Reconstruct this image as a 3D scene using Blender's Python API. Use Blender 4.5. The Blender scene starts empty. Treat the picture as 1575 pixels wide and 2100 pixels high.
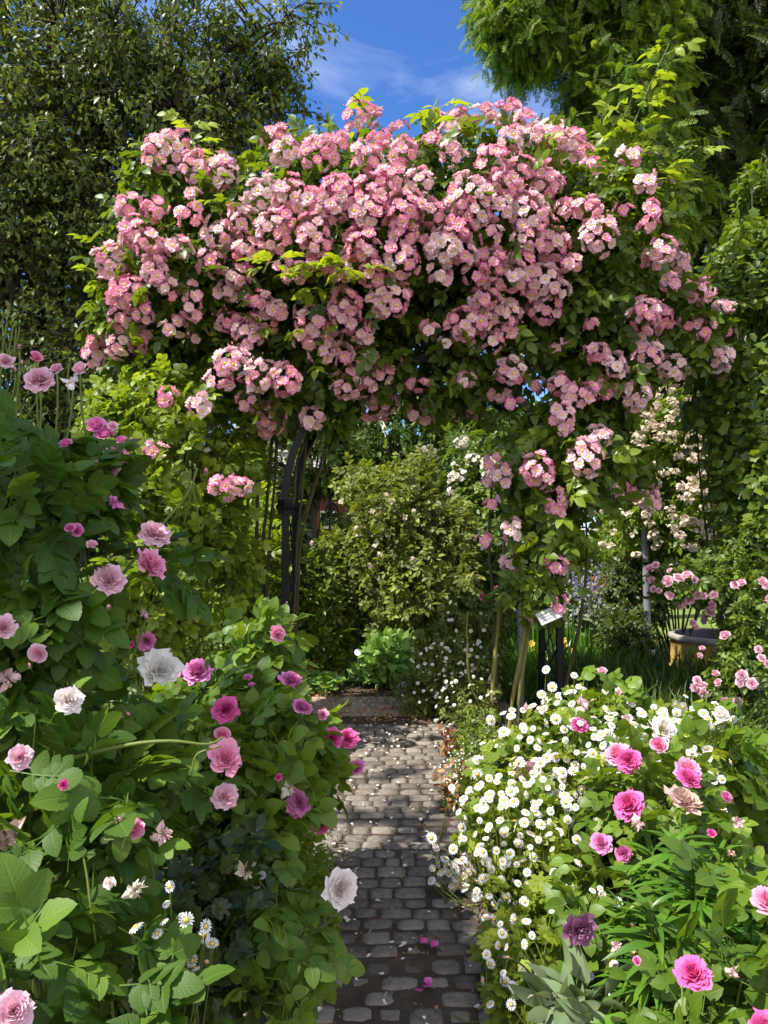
import bpy, math
import numpy as np
from mathutils import Vector

sc = bpy.context.scene
COL = sc.collection
# ------------------------------------------------------------------ camera, sky, sun
F, CX, HY, H = 1577.0, 787.5, 1080.0, 1.35
cam = bpy.data.cameras.new("camera")
cam.sensor_fit = 'VERTICAL'
cam.sensor_height = 24.0
cam.lens = 24.0 * F / 2100.0
cam.shift_y = (HY - 1050.0) / 2100.0
cam.clip_start, cam.clip_end = 0.05, 800
camo = bpy.data.objects.new("camera", cam)
camo.location = (0, 0, H)
camo.rotation_euler = (math.pi / 2, 0, 0)
COL.objects.link(camo)
sc.camera = camo

SUN_AZ, SUN_EL = math.radians(66), math.radians(57)      # light travels towards +y and +x
LDIR = np.array([math.sin(SUN_AZ) * math.cos(SUN_EL), math.cos(SUN_AZ) * math.cos(SUN_EL), -math.sin(SUN_EL)])
sl = bpy.data.lights.new("sun", 'SUN')
sl.energy = 5.0
sl.angle = math.radians(0.5)
sl.color = (1.0, 0.95, 0.86)
so = bpy.data.objects.new("sun", sl)
so.rotation_euler = Vector(LDIR).to_track_quat('-Z', 'Y').to_euler()
COL.objects.link(so)

world = bpy.data.worlds.new("World")
sc.world = world
world.use_nodes = True
nt = world.node_tree
nt.nodes.clear()
wout = nt.nodes.new('ShaderNodeOutputWorld')
wbg = nt.nodes.new('ShaderNodeBackground')
wbg.inputs['Strength'].default_value = 0.12
sky = nt.nodes.new('ShaderNodeTexSky')
sky.sky_type = 'NISHITA'
sky.sun_disc = False
sky.sun_elevation = SUN_EL
sky.sun_rotation = math.pi + SUN_AZ
sky.air_density = 1.0
sky.dust_density = 0.0
sky.ozone_density = 6.0
wtc = nt.nodes.new('ShaderNodeTexCoord')
wmap = nt.nodes.new('ShaderNodeMapping')
wmap.inputs['Scale'].default_value = (3.0, 3.0, 6.5)
wmap.inputs['Rotation'].default_value = (0.3, 0.5, 0.2)
wn = nt.nodes.new('ShaderNodeTexNoise')
wn.inputs['Scale'].default_value = 1.7
wn.inputs['Detail'].default_value = 9
wn.inputs['Roughness'].default_value = 0.55
wn.inputs['Distortion'].default_value = 0.5
wr = nt.nodes.new('ShaderNodeMapRange')
wr.inputs['From Min'].default_value = 0.52
wr.inputs['From Max'].default_value = 0.80
wr.inputs['To Max'].default_value = 0.35
wmix = nt.nodes.new('ShaderNodeMixRGB')
wmix.inputs['Color2'].default_value = (7.5, 7.8, 8.2, 1)
L = nt.links.new
L(wtc.outputs['Generated'], wmap.inputs['Vector'])
L(wmap.outputs['Vector'], wn.inputs['Vector'])
L(wn.outputs['Fac'], wr.inputs['Value'])
L(wr.outputs['Result'], wmix.inputs['Fac'])
wtint = nt.nodes.new('ShaderNodeMixRGB')
wtint.blend_type = 'MULTIPLY'
wtint.inputs['Fac'].default_value = 1.0
wtint.inputs['Color2'].default_value = (0.48, 0.70, 0.98, 1)
L(sky.outputs['Color'], wtint.inputs['Color1'])
L(wtint.outputs['Color'], wmix.inputs['Color1'])
# unseen white clouds added behind the viewer to lift the shadows neutrally
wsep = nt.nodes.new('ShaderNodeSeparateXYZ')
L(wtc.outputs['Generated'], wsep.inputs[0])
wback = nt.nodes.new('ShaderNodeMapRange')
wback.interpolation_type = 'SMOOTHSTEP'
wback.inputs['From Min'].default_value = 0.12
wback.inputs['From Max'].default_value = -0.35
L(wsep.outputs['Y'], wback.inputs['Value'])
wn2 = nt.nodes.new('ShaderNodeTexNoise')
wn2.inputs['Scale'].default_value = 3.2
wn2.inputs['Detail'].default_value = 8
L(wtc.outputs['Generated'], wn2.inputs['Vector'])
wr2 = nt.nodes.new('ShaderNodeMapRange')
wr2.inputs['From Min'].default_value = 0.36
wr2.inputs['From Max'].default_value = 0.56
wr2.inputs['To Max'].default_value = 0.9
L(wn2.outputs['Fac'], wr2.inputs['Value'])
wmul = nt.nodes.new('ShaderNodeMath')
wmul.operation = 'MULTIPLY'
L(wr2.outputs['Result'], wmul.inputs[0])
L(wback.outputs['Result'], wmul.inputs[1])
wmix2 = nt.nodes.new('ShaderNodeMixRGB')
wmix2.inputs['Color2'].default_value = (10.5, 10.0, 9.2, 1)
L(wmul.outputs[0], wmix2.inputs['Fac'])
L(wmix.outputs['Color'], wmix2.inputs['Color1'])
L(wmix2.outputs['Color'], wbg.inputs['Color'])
L(wbg.outputs['Background'], wout.inputs['Surface'])

sc.view_settings.view_transform = 'Standard'
sc.view_settings.look = 'None'
sc.view_settings.exposure = 0.9
sc.view_settings.gamma = 1.0
cy = sc.cycles
cy.max_bounces = 6
cy.diffuse_bounces = 3
cy.glossy_bounces = 2
cy.transmission_bounces = 4
cy.transparent_max_bounces = 4
cy.caustics_reflective = False
cy.caustics_refractive = False
cy.sample_clamp_indirect = 4.0

# ------------------------------------------------------------------ numeric helpers
rng = np.random.default_rng(11)
UP = np.array([0.0, 0.0, 1.0])
SUNUP = (UP - LDIR * 1.2) / np.linalg.norm(UP - LDIR * 1.2)     # leaves turn their faces to the light

def P(px, py, d):
    return np.array([(px - CX) * d / F, d, H - (py - HY) * d / F])

def M(px, d):                      # pixels -> metres at distance d
    return px * d / F

def nrm(v):
    v = np.asarray(v, float)
    return v / np.maximum(np.linalg.norm(v, axis=-1, keepdims=True), 1e-9)

def vnoise(p, f, seed=0):
    q = np.asarray(p) * f + 100.0
    i = np.floor(q).astype(np.int64)
    t = q - i
    t = t * t * (3 - 2 * t)
    out = 0
    for dx in (0, 1):
        for dy in (0, 1):
            for dz in (0, 1):
                h = ((i[..., 0] + dx) * 73856093) ^ ((i[..., 1] + dy) * 19349663) ^ ((i[..., 2] + dz) * 83492791) ^ (seed * 2654435)
                h = (h ^ (h >> 13)) * 1274126177
                h = ((h ^ (h >> 16)) & 0xFFFF) / 65535.0
                wx = t[..., 0] if dx else 1 - t[..., 0]
                wy = t[..., 1] if dy else 1 - t[..., 1]
                wz = t[..., 2] if dz else 1 - t[..., 2]
                out = out + h * wx * wy * wz
    return out

def frames(d, n):                  # leaf frame: y along d, z near n
    y = nrm(d)
    z = n - (n * y).sum(-1, keepdims=True) * y
    z = nrm(z)
    x = np.cross(y, z)
    return np.stack([x, y, z], axis=-1)

class Tpl:
    """verts, faces and a per-vertex triple (u, v, t)."""
    def __init__(s, v, f, a, m=None):
        s.v = np.asarray(v, float)
        s.a = np.asarray(a, float)
        s.c = np.array([len(x) for x in f], np.int32)
        s.l = np.concatenate([np.asarray(x, np.int32) for x in f])
        s.m = np.zeros(len(f), np.int32) if m is None else np.asarray(m, np.int32)
    def moved(s, R=None, t=(0, 0, 0), k=1.0, mat=None):
        o = Tpl.__new__(Tpl)
        v = s.v * k
        o.v = (v @ np.asarray(R).T if R is not None else v) + np.asarray(t)
        o.a, o.c, o.l = s.a.copy(), s.c, s.l
        o.m = s.m if mat is None else np.full_like(s.m, mat)
        return o

def join(ts):
    o = Tpl.__new__(Tpl)
    off, ls = 0, []
    for t in ts:
        ls.append(t.l + off)
        off += len(t.v)
    o.v = np.concatenate([t.v for t in ts])
    o.a = np.concatenate([t.a for t in ts])
    o.c = np.concatenate([t.c for t in ts])
    o.m = np.concatenate([t.m for t in ts])
    o.l = np.concatenate(ls)
    return o

class MB:
    def __init__(s):
        s.v, s.l, s.c, s.a, s.m, s.n = [], [], [], [], [], 0
    def add(s, t, tint=None, mat=None):
        s.v.append(t.v)
        s.l.append(t.l + s.n)
        s.c.append(t.c)
        a = t.a.copy()
        if tint is not None:
            a[:, 2] = tint
        s.a.append(a)
        s.m.append(t.m if mat is None else np.full_like(t.m, mat))
        s.n += len(t.v)
    def inst(s, t, pos, R, scale, tint=None, mat=None):
        n = len(pos)
        if n == 0:
            return
        sc_ = np.asarray(scale, float)
        if sc_.ndim == 0:
            sc_ = np.full(n, float(sc_))
        k = sc_[:, None, None] if sc_.ndim == 1 else sc_[:, None, :]
        V = np.einsum('nij,nvj->nvi', R, t.v[None] * k) + pos[:, None, :]
        nv = len(t.v)
        s.v.append(V.reshape(-1, 3))
        s.l.append((t.l[None] + (np.arange(n) * nv)[:, None] + s.n).reshape(-1))
        s.c.append(np.tile(t.c, n))
        A = np.repeat(t.a[None], n, 0).copy()
        if tint is not None:
            A[:, :, 2] = np.asarray(tint)[:, None]
        s.a.append(A.reshape(-1, 3))
        s.m.append(np.tile(t.m if mat is None else np.full_like(t.m, mat), n))
        s.n += n * nv
    def build(s, name, mats, parent=None, smooth=True, origin=None):
        me = bpy.data.meshes.new(name)
        v = np.concatenate(s.v)
        org = np.zeros(3)
        if parent is not None:
            org = np.array(parent['_w'])
        if origin is not None:
            org = np.asarray(origin)
        v = v - org
        l = np.concatenate(s.l).astype(np.int32)
        c = np.concatenate(s.c).astype(np.int32)
        me.vertices.add(len(v))
        me.vertices.foreach_set('co', v.astype(np.float32).ravel())
        me.loops.add(len(l))
        me.loops.foreach_set('vertex_index', l)
        me.polygons.add(len(c))
        st = np.zeros(len(c), np.int32)
        st[1:] = np.cumsum(c)[:-1]
        me.polygons.foreach_set('loop_start', st)
        me.polygons.foreach_set('loop_total', c)
        me.polygons.foreach_set('material_index', np.concatenate(s.m).astype(np.int32))
        me.polygons.foreach_set('use_smooth', np.full(len(c), smooth, bool))
        at = me.attributes.new('leaf', 'FLOAT_VECTOR', 'POINT')
        at.data.foreach_set('vector', np.concatenate(s.a).astype(np.float32).ravel())
        me.update(calc_edges=True)
        for m in (mats if isinstance(mats, (list, tuple)) else [mats]):
            me.materials.append(m)
        o = bpy.data.objects.new(name, me)
        COL.objects.link(o)
        if parent is not None:
            o.parent = parent
            w = np.array(parent['_w'])
            o.location = org - w
        elif origin is not None:
            o.location = org
        return o

def tag(o, label=None, cat=None, group=None, kind=None):
    if label: o['label'] = label
    if cat: o['category'] = cat
    if group: o['group'] = group
    if kind: o['kind'] = kind
    return o

def thing(name, loc, label, cat, group=None):
    o = bpy.data.objects.new(name, None)
    COL.objects.link(o)
    o.location = loc
    o.empty_display_size = 0.1
    o['_w'] = [float(x) for x in loc]
    return tag(o, label, cat, group)

def put(name, mesh, parent, pos, R=None, k=1.0, label=None):
    o = bpy.data.objects.new(name, mesh)
    COL.objects.link(o)
    w = np.array(parent['_w']) if parent is not None else np.zeros(3)
    if parent is not None:
        o.parent = parent
    o.location = np.asarray(pos) - w
    if R is not None:
        from mathutils import Matrix
        o.rotation_euler = Matrix(R.tolist()).to_euler()
    o.scale = (k, k, k)
    if label: o['label'] = label
    return o

# ------------------------------------------------------------------ shape templates
def leaf_tpl(L=1.0, W=0.28, rows=3, fold=0.25, curl=0.25, shape=None, serr=0.0):
    shape = shape or (lambda t: math.sin(math.pi * t ** 0.8) ** 0.8)
    v, a, f = [(0, 0, 0)], [(0, 0, .5)], []
    for r in range(1, rows + 1):
        t = r / (rows + 1)
        w = W * shape(t) * (1 + serr * (1 if r % 2 else -1))
        z0 = -curl * t * t * L
        for u in (-1, 0, 1):
            v.append((u * w, t * L, z0 + fold * abs(u) * w))
            a.append((u, t, .5))
    v.append((0, L, -curl * L)); a.append((0, 1, .5))
    tip = len(v) - 1
    f += [(0, 2, 1), (0, 3, 2)]
    for r in range(rows - 1):
        b = 1 + 3 * r
        f += [(b, b + 1, b + 4, b + 3), (b + 1, b + 2, b + 5, b + 4)]
    b = 1 + 3 * (rows - 1)
    f += [(b, b + 1, tip), (b + 1, b + 2, tip)]
    return Tpl(v, f, a)

def rz(a):
    c, s = math.cos(a), math.sin(a)
    return np.array([[c, -s, 0], [s, c, 0], [0, 0, 1.0]])
def rx(a):
    c, s = math.cos(a), math.sin(a)
    return np.array([[1, 0, 0], [0, c, -s], [0, s, c.real]])
def ry(a):
    c, s = math.cos(a), math.sin(a)
    return np.array([[c, 0, s], [0, 1, 0], [-s, 0, c]])

def strip(p0, p1, w):
    p0, p1 = np.array(p0, float), np.array(p1, float)
    return Tpl([p0 + [-w, 0, 0], p0 + [w, 0, 0], p1 + [w * .6, 0, 0], p1 + [-w * .6, 0, 0]], [(0, 1, 2, 3)], [(0, .5, .5)] * 4)

def compound(nl, leaf, L=1.0, ang=62, droop=0.25, seed=0, ll=0.42):
    """rose leaf: pairs of leaflets and one at the end; unit length"""
    r = np.random.default_rng(seed)
    np_ = (nl - 1) // 2
    ts = []
    def z(y): return -droop * y * y
    ys = np.linspace(0.34, 0.66, np_) if np_ > 1 else [0.5]
    prev = 0.0
    for y in list(ys) + [0.74]:
        ts.append(strip((0, prev, z(prev)), (0, y, z(y)), 0.012)); prev = y
    for y in ys:
        for sgn in (-1, 1):
            k = ll * (0.8 + 0.25 * y) * r.uniform(.9, 1.08)
            R = rz(-sgn * math.radians(ang + r.uniform(-9, 9))) @ ry(r.uniform(-.35, .35)) @ rx(r.uniform(-.3, .1))
            ts.append(leaf.moved(R, (0, y, z(y)), k))
    R = rz(r.uniform(-.15, .15)) @ rx(-0.5 * droop - .1)
    ts.append(leaf.moved(R, (0, 0.74, z(.74)), ll * 1.12))
    return join(ts)

def tube(pts, rad, sides=5, tint=.5, cap=False):
    pts = np.asarray(pts, float)
    n = len(pts)
    rad = np.full(n, rad) if np.ndim(rad) == 0 else np.asarray(rad, float)
    tan = nrm(np.gradient(pts, axis=0))
    ref = np.array([0, 0, 1.0]) if abs(tan[0][2]) < .9 else np.array([1.0, 0, 0])
    x = nrm(np.cross(tan[0], ref))
    vs, as_ = [], []
    for i in range(n):
        x = nrm(x - (x @ tan[i]) * tan[i])
        y = np.cross(tan[i], x)
        for k in range(sides):
            a = 2 * math.pi * k / sides
            vs.append(pts[i] + rad[i] * (math.cos(a) * x + math.sin(a) * y))
            as_.append((math.cos(a), i / (n - 1), tint))
    f = []
    for i in range(n - 1):
        for k in range(sides):
            k2 = (k + 1) % sides
            f.append((i * sides + k, i * sides + k2, (i + 1) * sides + k2, (i + 1) * sides + k))
    if cap:
        f.append(tuple(range((n - 1) * sides, n * sides)))
        f.append(tuple(range(sides))[::-1])
    return Tpl(vs, f, as_)

def bez(p, n=8):
    p = [np.asarray(q, float) for q in p]
    t = np.linspace(0, 1, n)[:, None]
    if len(p) == 3:
        return (1 - t) ** 2 * p[0] + 2 * t * (1 - t) * p[1] + t * t * p[2]
    return (1 - t) ** 3 * p[0] + 3 * t * (1 - t) ** 2 * p[1] + 3 * t * t * (1 - t) * p[2] + t ** 3 * p[3]

def spline(pts, n=24):
    pts = np.asarray(pts, float)
    d = np.r_[0, np.cumsum(np.linalg.norm(np.diff(pts, axis=0), axis=1))]
    tt = np.linspace(0, d[-1], n)
    out = np.stack([np.interp(tt, d, pts[:, k]) for k in range(pts.shape[1])], 1)
    for _ in range(3):
        out[1:-1] = .25 * out[:-2] + .5 * out[1:-1] + .25 * out[2:]
    return out

def box(c, s, R=None, bev=0.0):
    sx, sy, sz = [q / 2 for q in s]
    if bev <= 0:
        v = np.array([(x, y, z) for z in (-sz, sz) for y in (-sy, sy) for x in (-sx, sx)], float)
        f = [(0, 2, 3, 1), (4, 5, 7, 6), (0, 1, 5, 4), (2, 6, 7, 3), (0, 4, 6, 2), (1, 3, 7, 5)]
    else:
        b = bev
        rings = []
        def ring(hx, hy, z):
            return [(-hx, -hy + b, z), (-hx + b, -hy, z), (hx - b, -hy, z), (hx, -hy + b, z), (hx, hy - b, z), (hx - b, hy, z), (-hx + b, hy, z), (-hx, hy - b, z)]
        v = np.array(ring(sx - b, sy - b, -sz) + ring(sx, sy, -sz + b) + ring(sx, sy, sz - b) + ring(sx - b, sy - b, sz))
        f = [tuple(range(8))[::-1], tuple(range(24, 32))]
        for k in range(3):
            for i in range(8):
                j = (i + 1) % 8
                f.append((8 * k + i, 8 * k + j, 8 * k + 8 + j, 8 * k + 8 + i))
    if R is not None:
        v = v @ np.asarray(R).T
    return Tpl(v + np.asarray(c), f, [(0, .5, .5)] * len(v))

def lathe(prof, c, n=20, tint=.5):
    vs, f, a = [], [], []
    m = len(prof)
    for k in range(n):
        t = 2 * math.pi * k / n
        for (r, z) in prof:
            vs.append((r * math.cos(t), r * math.sin(t), z)); a.append((k / n, z, tint))
    for k in range(n):
        k2 = (k + 1) % n
        for i in range(m - 1):
            f.append((k * m + i, k2 * m + i, k2 * m + i + 1, k * m + i + 1))
    return Tpl(np.array(vs) + np.asarray(c), f, a)

def lump(c, r, seed=0, nu=8, nv=6, amp=.15, tint=.5):
    vs, a, f = [], [], []
    rr = np.random.default_rng(seed)
    for j in range(nv + 1):
        th = math.pi * j / nv
        for i in range(nu):
            ph = 2 * math.pi * i / nu
            k = 1 + amp * rr.uniform(-1, 1)
            vs.append((r[0] * k * math.sin(th) * math.cos(ph), r[1] * k * math.sin(th) * math.sin(ph), r[2] * k * math.cos(th)))
            a.append((0, j / nv, tint))
    for j in range(nv):
        for i in range(nu):
            i2 = (i + 1) % nu
            f.append((j * nu + i, (j + 1) * nu + i, (j + 1) * nu + i2, j * nu + i2))
    return Tpl(np.array(vs) + np.asarray(c), f, a)

# flowers: axis +z, unit radius.   u = inner(0)..outer(1), v = base..edge
def petal(rend, zend, half, phi, r0=.03, z0=-.06, mid=.75, zmid=None, nx=5, ny=4, ruf=.05, s=0, inner=.5, rnd=.5, lip=0.0):
    vs, a, f = [], [], []
    zmid = z0 + .05 if zmid is None else zmid
    for j in range(ny + 1):
        for i in range(nx):
            u = 2 * i / (nx - 1) - 1
            v = j / ny
            ve = v * (1 - .18 * u * u * v)
            r = (1 - ve) ** 2 * r0 + 2 * ve * (1 - ve) * rend * mid + ve * ve * rend
            z = (1 - ve) ** 2 * z0 + 2 * ve * (1 - ve) * zmid + ve * ve * zend
            if v > .7:
                r += lip * (v - .7) / .3; z -= lip * .4 * (v - .7) / .3
            w = half * (math.sin(math.pi / 2 * min(1, v * 1.25 + .12)) ** .8)
            ph = phi + u * w
            rr = r * (1 + ruf * math.sin(3.1 * u + s) * v) + ruf * .4 * math.sin(6 * u + 2 * s) * v
            z += ruf * .8 * math.sin(5 * u + 1.7 * s) * v
            vs.append((rr * math.cos(ph), rr * math.sin(ph), z))
            a.append((inner, v, rnd))
    for j in range(ny):
        for i in range(nx - 1):
            b = j * nx + i
            f.append((b, b + 1, b + nx + 1, b + nx))
    return Tpl(vs, f, a)

def calyx(k=1.0, stem=.9):
    ts = [lump((0, 0, -.14 * k), (.13 * k, .13 * k, .15 * k), 1, 7, 4, 0.05)]
    for q in range(5):
        lf = leaf_tpl(.55 * k, .09 * k, 2, .2, .3)
        ts.append(lf.moved(rz(q * 1.2566) @ rx(-.5), (0, 0, -.05 * k)))
    ts.append(tube(bez([(0, 0, -.2), (0.03, 0.05, -.2 - stem * .5), (0.05, .25 * stem, -.2 - stem)], 6), .035 * k, 5))
    return join(ts)

def rose_tpl(npet=42, seed=0, inner_h=.34, outer_z=-.12, fl=1.0, ruf=.09, stem=1.6):
    r = np.random.default_rng(seed)
    ts = []
    for i in range(npet):
        t = (i + .5) / npet
        nx_ = 6
        rend = .10 + .92 * t ** .85 * r.uniform(.9, 1.08)
        zend = inner_h * (1 - t ** 1.6) + outer_z * t ** 2 + r.uniform(-.06, .06) + .10
        half = (.95 - .42 * t) * r.uniform(.85, 1.15)
        ts.append(petal(rend * fl, zend, half, i * 2.39996 + r.uniform(-.3, .3), zmid=-.05 + .25 * (1 - t) * r.uniform(.5, 1.4),
                        mid=.8 + .3 * r.uniform(0, 1) * t, ruf=ruf * r.uniform(.5, 1.3), s=r.uniform(0, 6), inner=t, rnd=r.uniform(0, 1), lip=.10 * t))
    g = calyx(1.0, stem).moved(mat=1)
    return join(ts + [g])

def cup_rose_tpl(npet=16, seed=0, stem=1.6):
    """half-open rose: petals wrapped into a cup"""
    r = np.random.default_rng(seed)
    ts = []
    for i in range(npet):
        t = (i + .5) / npet
        rend = .12 + .72 * t ** .9
        zend = .75 - .45 * t ** 1.7 + r.uniform(-.05, .05)
        ts.append(petal(rend, zend, 1.15 - .35 * t, i * 2.39996 + r.uniform(-.2, .2), zmid=.1 + .1 * (1 - t), mid=1.15, ruf=.06, s=r.uniform(0, 6),
                        inner=t, rnd=r.uniform(0, 1), lip=.16 * t))
    return join(ts + [calyx(1.0, stem).moved(mat=1)])

def wilted_tpl(seed=0, stem=1.4):
    r = np.random.default_rng(seed)
    ts = []
    for i in range(20):
        t = (i + .5) / 20
        ts.append(petal(.25 + .6 * t * r.uniform(.5, 1.1), r.uniform(-.75, .35) * t + .15, .5 * r.uniform(.6, 1.2), i * 2.4 + r.uniform(-.5, .5),
                        zmid=r.uniform(-.1, .4), mid=r.uniform(.5, 1.2), ruf=.26, s=r.uniform(0, 6), inner=t, rnd=r.uniform(0, 1)))
    return join(ts + [calyx(.9, stem).moved(mat=1)])

def bud_tpl(seed=0, stem=2.0):
    a = lump((0, 0, .35), (.33, .33, .6), seed, 8, 6, .05).moved(mat=0)
    g = calyx(1.6, stem).moved(t=(0, 0, .05), mat=1)
    return join([a, g])

def rambler_tpl(seed=0):
    r = np.random.default_rng(seed)
    ts = []
    for ring, (rend, z, n, hw) in enumerate([(1.0, .02, 5, .66), (.92, .26, 5, .58), (.62, .40, 5, .55)]):
        for i in range(n):
            ts.append(petal(rend * r.uniform(.86, 1.12), z + r.uniform(-.10, .16), hw * r.uniform(.85, 1.15), 2 * math.pi * i / n + ring * .63 + r.uniform(-.2, .2), r0=.08, z0=0, zmid=-.02 + .10 * ring, mid=.75,
                            nx=5, ny=3, ruf=.13, s=r.uniform(0, 6), inner=.5, rnd=.5, lip=.06))
    eye = lump((0, 0, .16), (.25, .25, .14), seed, 7, 4, .18).moved(mat=1)
    return join(ts + [eye])

def daisy_tpl(seed=0, n=15, droop=.1, stem=True):
    r = np.random.default_rng(seed)
    ts = []
    for i in range(n):
        lf = leaf_tpl(1 - .26, .125, 2, -.15, droop, shape=lambda t: .6 + .5 * t)
        lf.v[-1, 1] -= .08
        ts.append(lf.moved(rz(2 * math.pi * i / n + r.uniform(-.08, .08)) @ rx(r.uniform(-.1, .12)), (0, 0, 0)).moved())
        a = -(2 * math.pi * i / n)
        ts[-1].v += np.array([-math.sin(2 * math.pi * i / n) * .26, math.cos(2 * math.pi * i / n) * .26, 0])
    eye = lump((0, 0, .03), (.30, .30, .17), seed, 8, 4, .06).moved(mat=1)
    return join(ts + [eye])

# ------------------------------------------------------------------ materials
def mat_new(name):
    m = bpy.data.materials.new(name)
    m.use_nodes = True
    m.node_tree.nodes.clear()
    return m, m.node_tree.nodes, m.node_tree.links.new

def ramp(N, stops):
    r = N.new('ShaderNodeValToRGB')
    e = r.color_ramp.elements
    while len(e) < len(stops):
        e.new(.5)
    for x, (p, c) in zip(e, stops):
        x.position = p
        x.color = (*c, 1)
    return r

def leaf_mat(name, dark, mid, light, trans=.30, rough=.42, spec=.4, vein=0.0, yellow=1.0, nscale=3.0):
    m, N, K = mat_new(name)
    out = N.new('ShaderNodeOutputMaterial')
    at = N.new('ShaderNodeAttribute'); at.attribute_name = 'leaf'
    sp = N.new('ShaderNodeSeparateXYZ'); K(at.outputs['Vector'], sp.inputs[0])
    rp = ramp(N, [(0.0, dark), (.5, mid), (1.0, light)])
    tc = N.new('ShaderNodeTexCoord')
    nz = N.new('ShaderNodeTexNoise'); nz.inputs['Scale'].default_value = nscale; nz.inputs['Detail'].default_value = 3
    K(tc.outputs['Object'], nz.inputs['Vector'])
    ma = N.new('ShaderNodeMath'); ma.operation = 'MULTIPLY_ADD'; ma.inputs[1].default_value = .5; ma.inputs[2].default_value = -.25
    K(nz.outputs['Fac'], ma.inputs[0])
    ad = N.new('ShaderNodeMath'); ad.operation = 'ADD'; ad.use_clamp = True
    K(ma.outputs[0], ad.inputs[0]); K(sp.outputs['Z'], ad.inputs[1])
    K(ad.outputs[0], rp.inputs['Fac'])
    col = rp.outputs['Color']
    pr = N.new('ShaderNodeBsdfPrincipled')
    if vein > 0:
        ab = N.new('ShaderNodeMath'); ab.operation = 'ABSOLUTE'; K(sp.outputs['X'], ab.inputs[0])
        md = N.new('ShaderNodeMapRange'); md.inputs['From Min'].default_value = .02; md.inputs['From Max'].default_value = .09
        md.inputs['To Min'].default_value = 1; md.inputs['To Max'].default_value = 0
        K(ab.outputs[0], md.inputs['Value'])
        a2 = N.new('ShaderNodeMath'); a2.operation = 'MULTIPLY_ADD'; a2.inputs[1].default_value = -.30
        K(ab.outputs[0], a2.inputs[0]); K(sp.outputs['Y'], a2.inputs[2])
        a3 = N.new('ShaderNodeMath'); a3.operation = 'MULTIPLY'; a3.inputs[1].default_value = 44; K(a2.outputs[0], a3.inputs[0])
        a4 = N.new('ShaderNodeMath'); a4.operation = 'SINE'; K(a3.outputs[0], a4.inputs[0])
        a5 = N.new('ShaderNodeMath'); a5.operation = 'POWER'; a5.inputs[1].default_value = 6; a5.use_clamp = True
        a6 = N.new('ShaderNodeMath'); a6.operation = 'MAXIMUM'; a6.inputs[1].default_value = 0; K(a4.outputs[0], a6.inputs[0]); K(a6.outputs[0], a5.inputs[0])
        a7 = N.new('ShaderNodeMath'); a7.operation = 'MULTIPLY'; a7.inputs[1].default_value = .35; K(a5.outputs[0], a7.inputs[0])
        a8 = N.new('ShaderNodeMath'); a8.operation = 'MAXIMUM'; K(md.outputs['Result'], a8.inputs[0]); K(a7.outputs[0], a8.inputs[1])
        a9 = N.new('ShaderNodeMath'); a9.operation = 'MULTIPLY'; a9.inputs[1].default_value = vein; K(a8.outputs[0], a9.inputs[0])
        mx = N.new('ShaderNodeMixRGB'); mx.inputs['Color2'].default_value = (*[min(1, c * 1.5 + .02) for c in light], 1)
        K(a9.outputs[0], mx.inputs['Fac']); K(col, mx.inputs['Color1'])
        col = mx.outputs['Color']
        bp = N.new('ShaderNodeBump'); bp.inputs['Strength'].default_value = .35; bp.inputs['Distance'].default_value = .002; bp.invert = True
        K(a8.outputs[0], bp.inputs['Height']); K(bp.outputs['Normal'], pr.inputs['Normal'])
    K(col, pr.inputs['Base Color'])
    pr.inputs['Roughness'].default_value = rough
    pr.inputs['Specular IOR Level'].default_value = spec
    tr = N.new('ShaderNodeBsdfTranslucent')
    hs = N.new('ShaderNodeMixRGB'); hs.blend_type = 'MULTIPLY'; hs.inputs['Fac'].default_value = 1
    hs.inputs['Color2'].default_value = (2.3 * yellow, 2.1, .8, 1)
    K(col, hs.inputs['Color1']); K(hs.outputs['Color'], tr.inputs['Color'])
    mix = N.new('ShaderNodeMixShader'); mix.inputs['Fac'].default_value = trans
    K(pr.outputs[0], mix.inputs[1]); K(tr.outputs[0], mix.inputs[2]); K(mix.outputs[0], out.inputs['Surface'])
    return m

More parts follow.
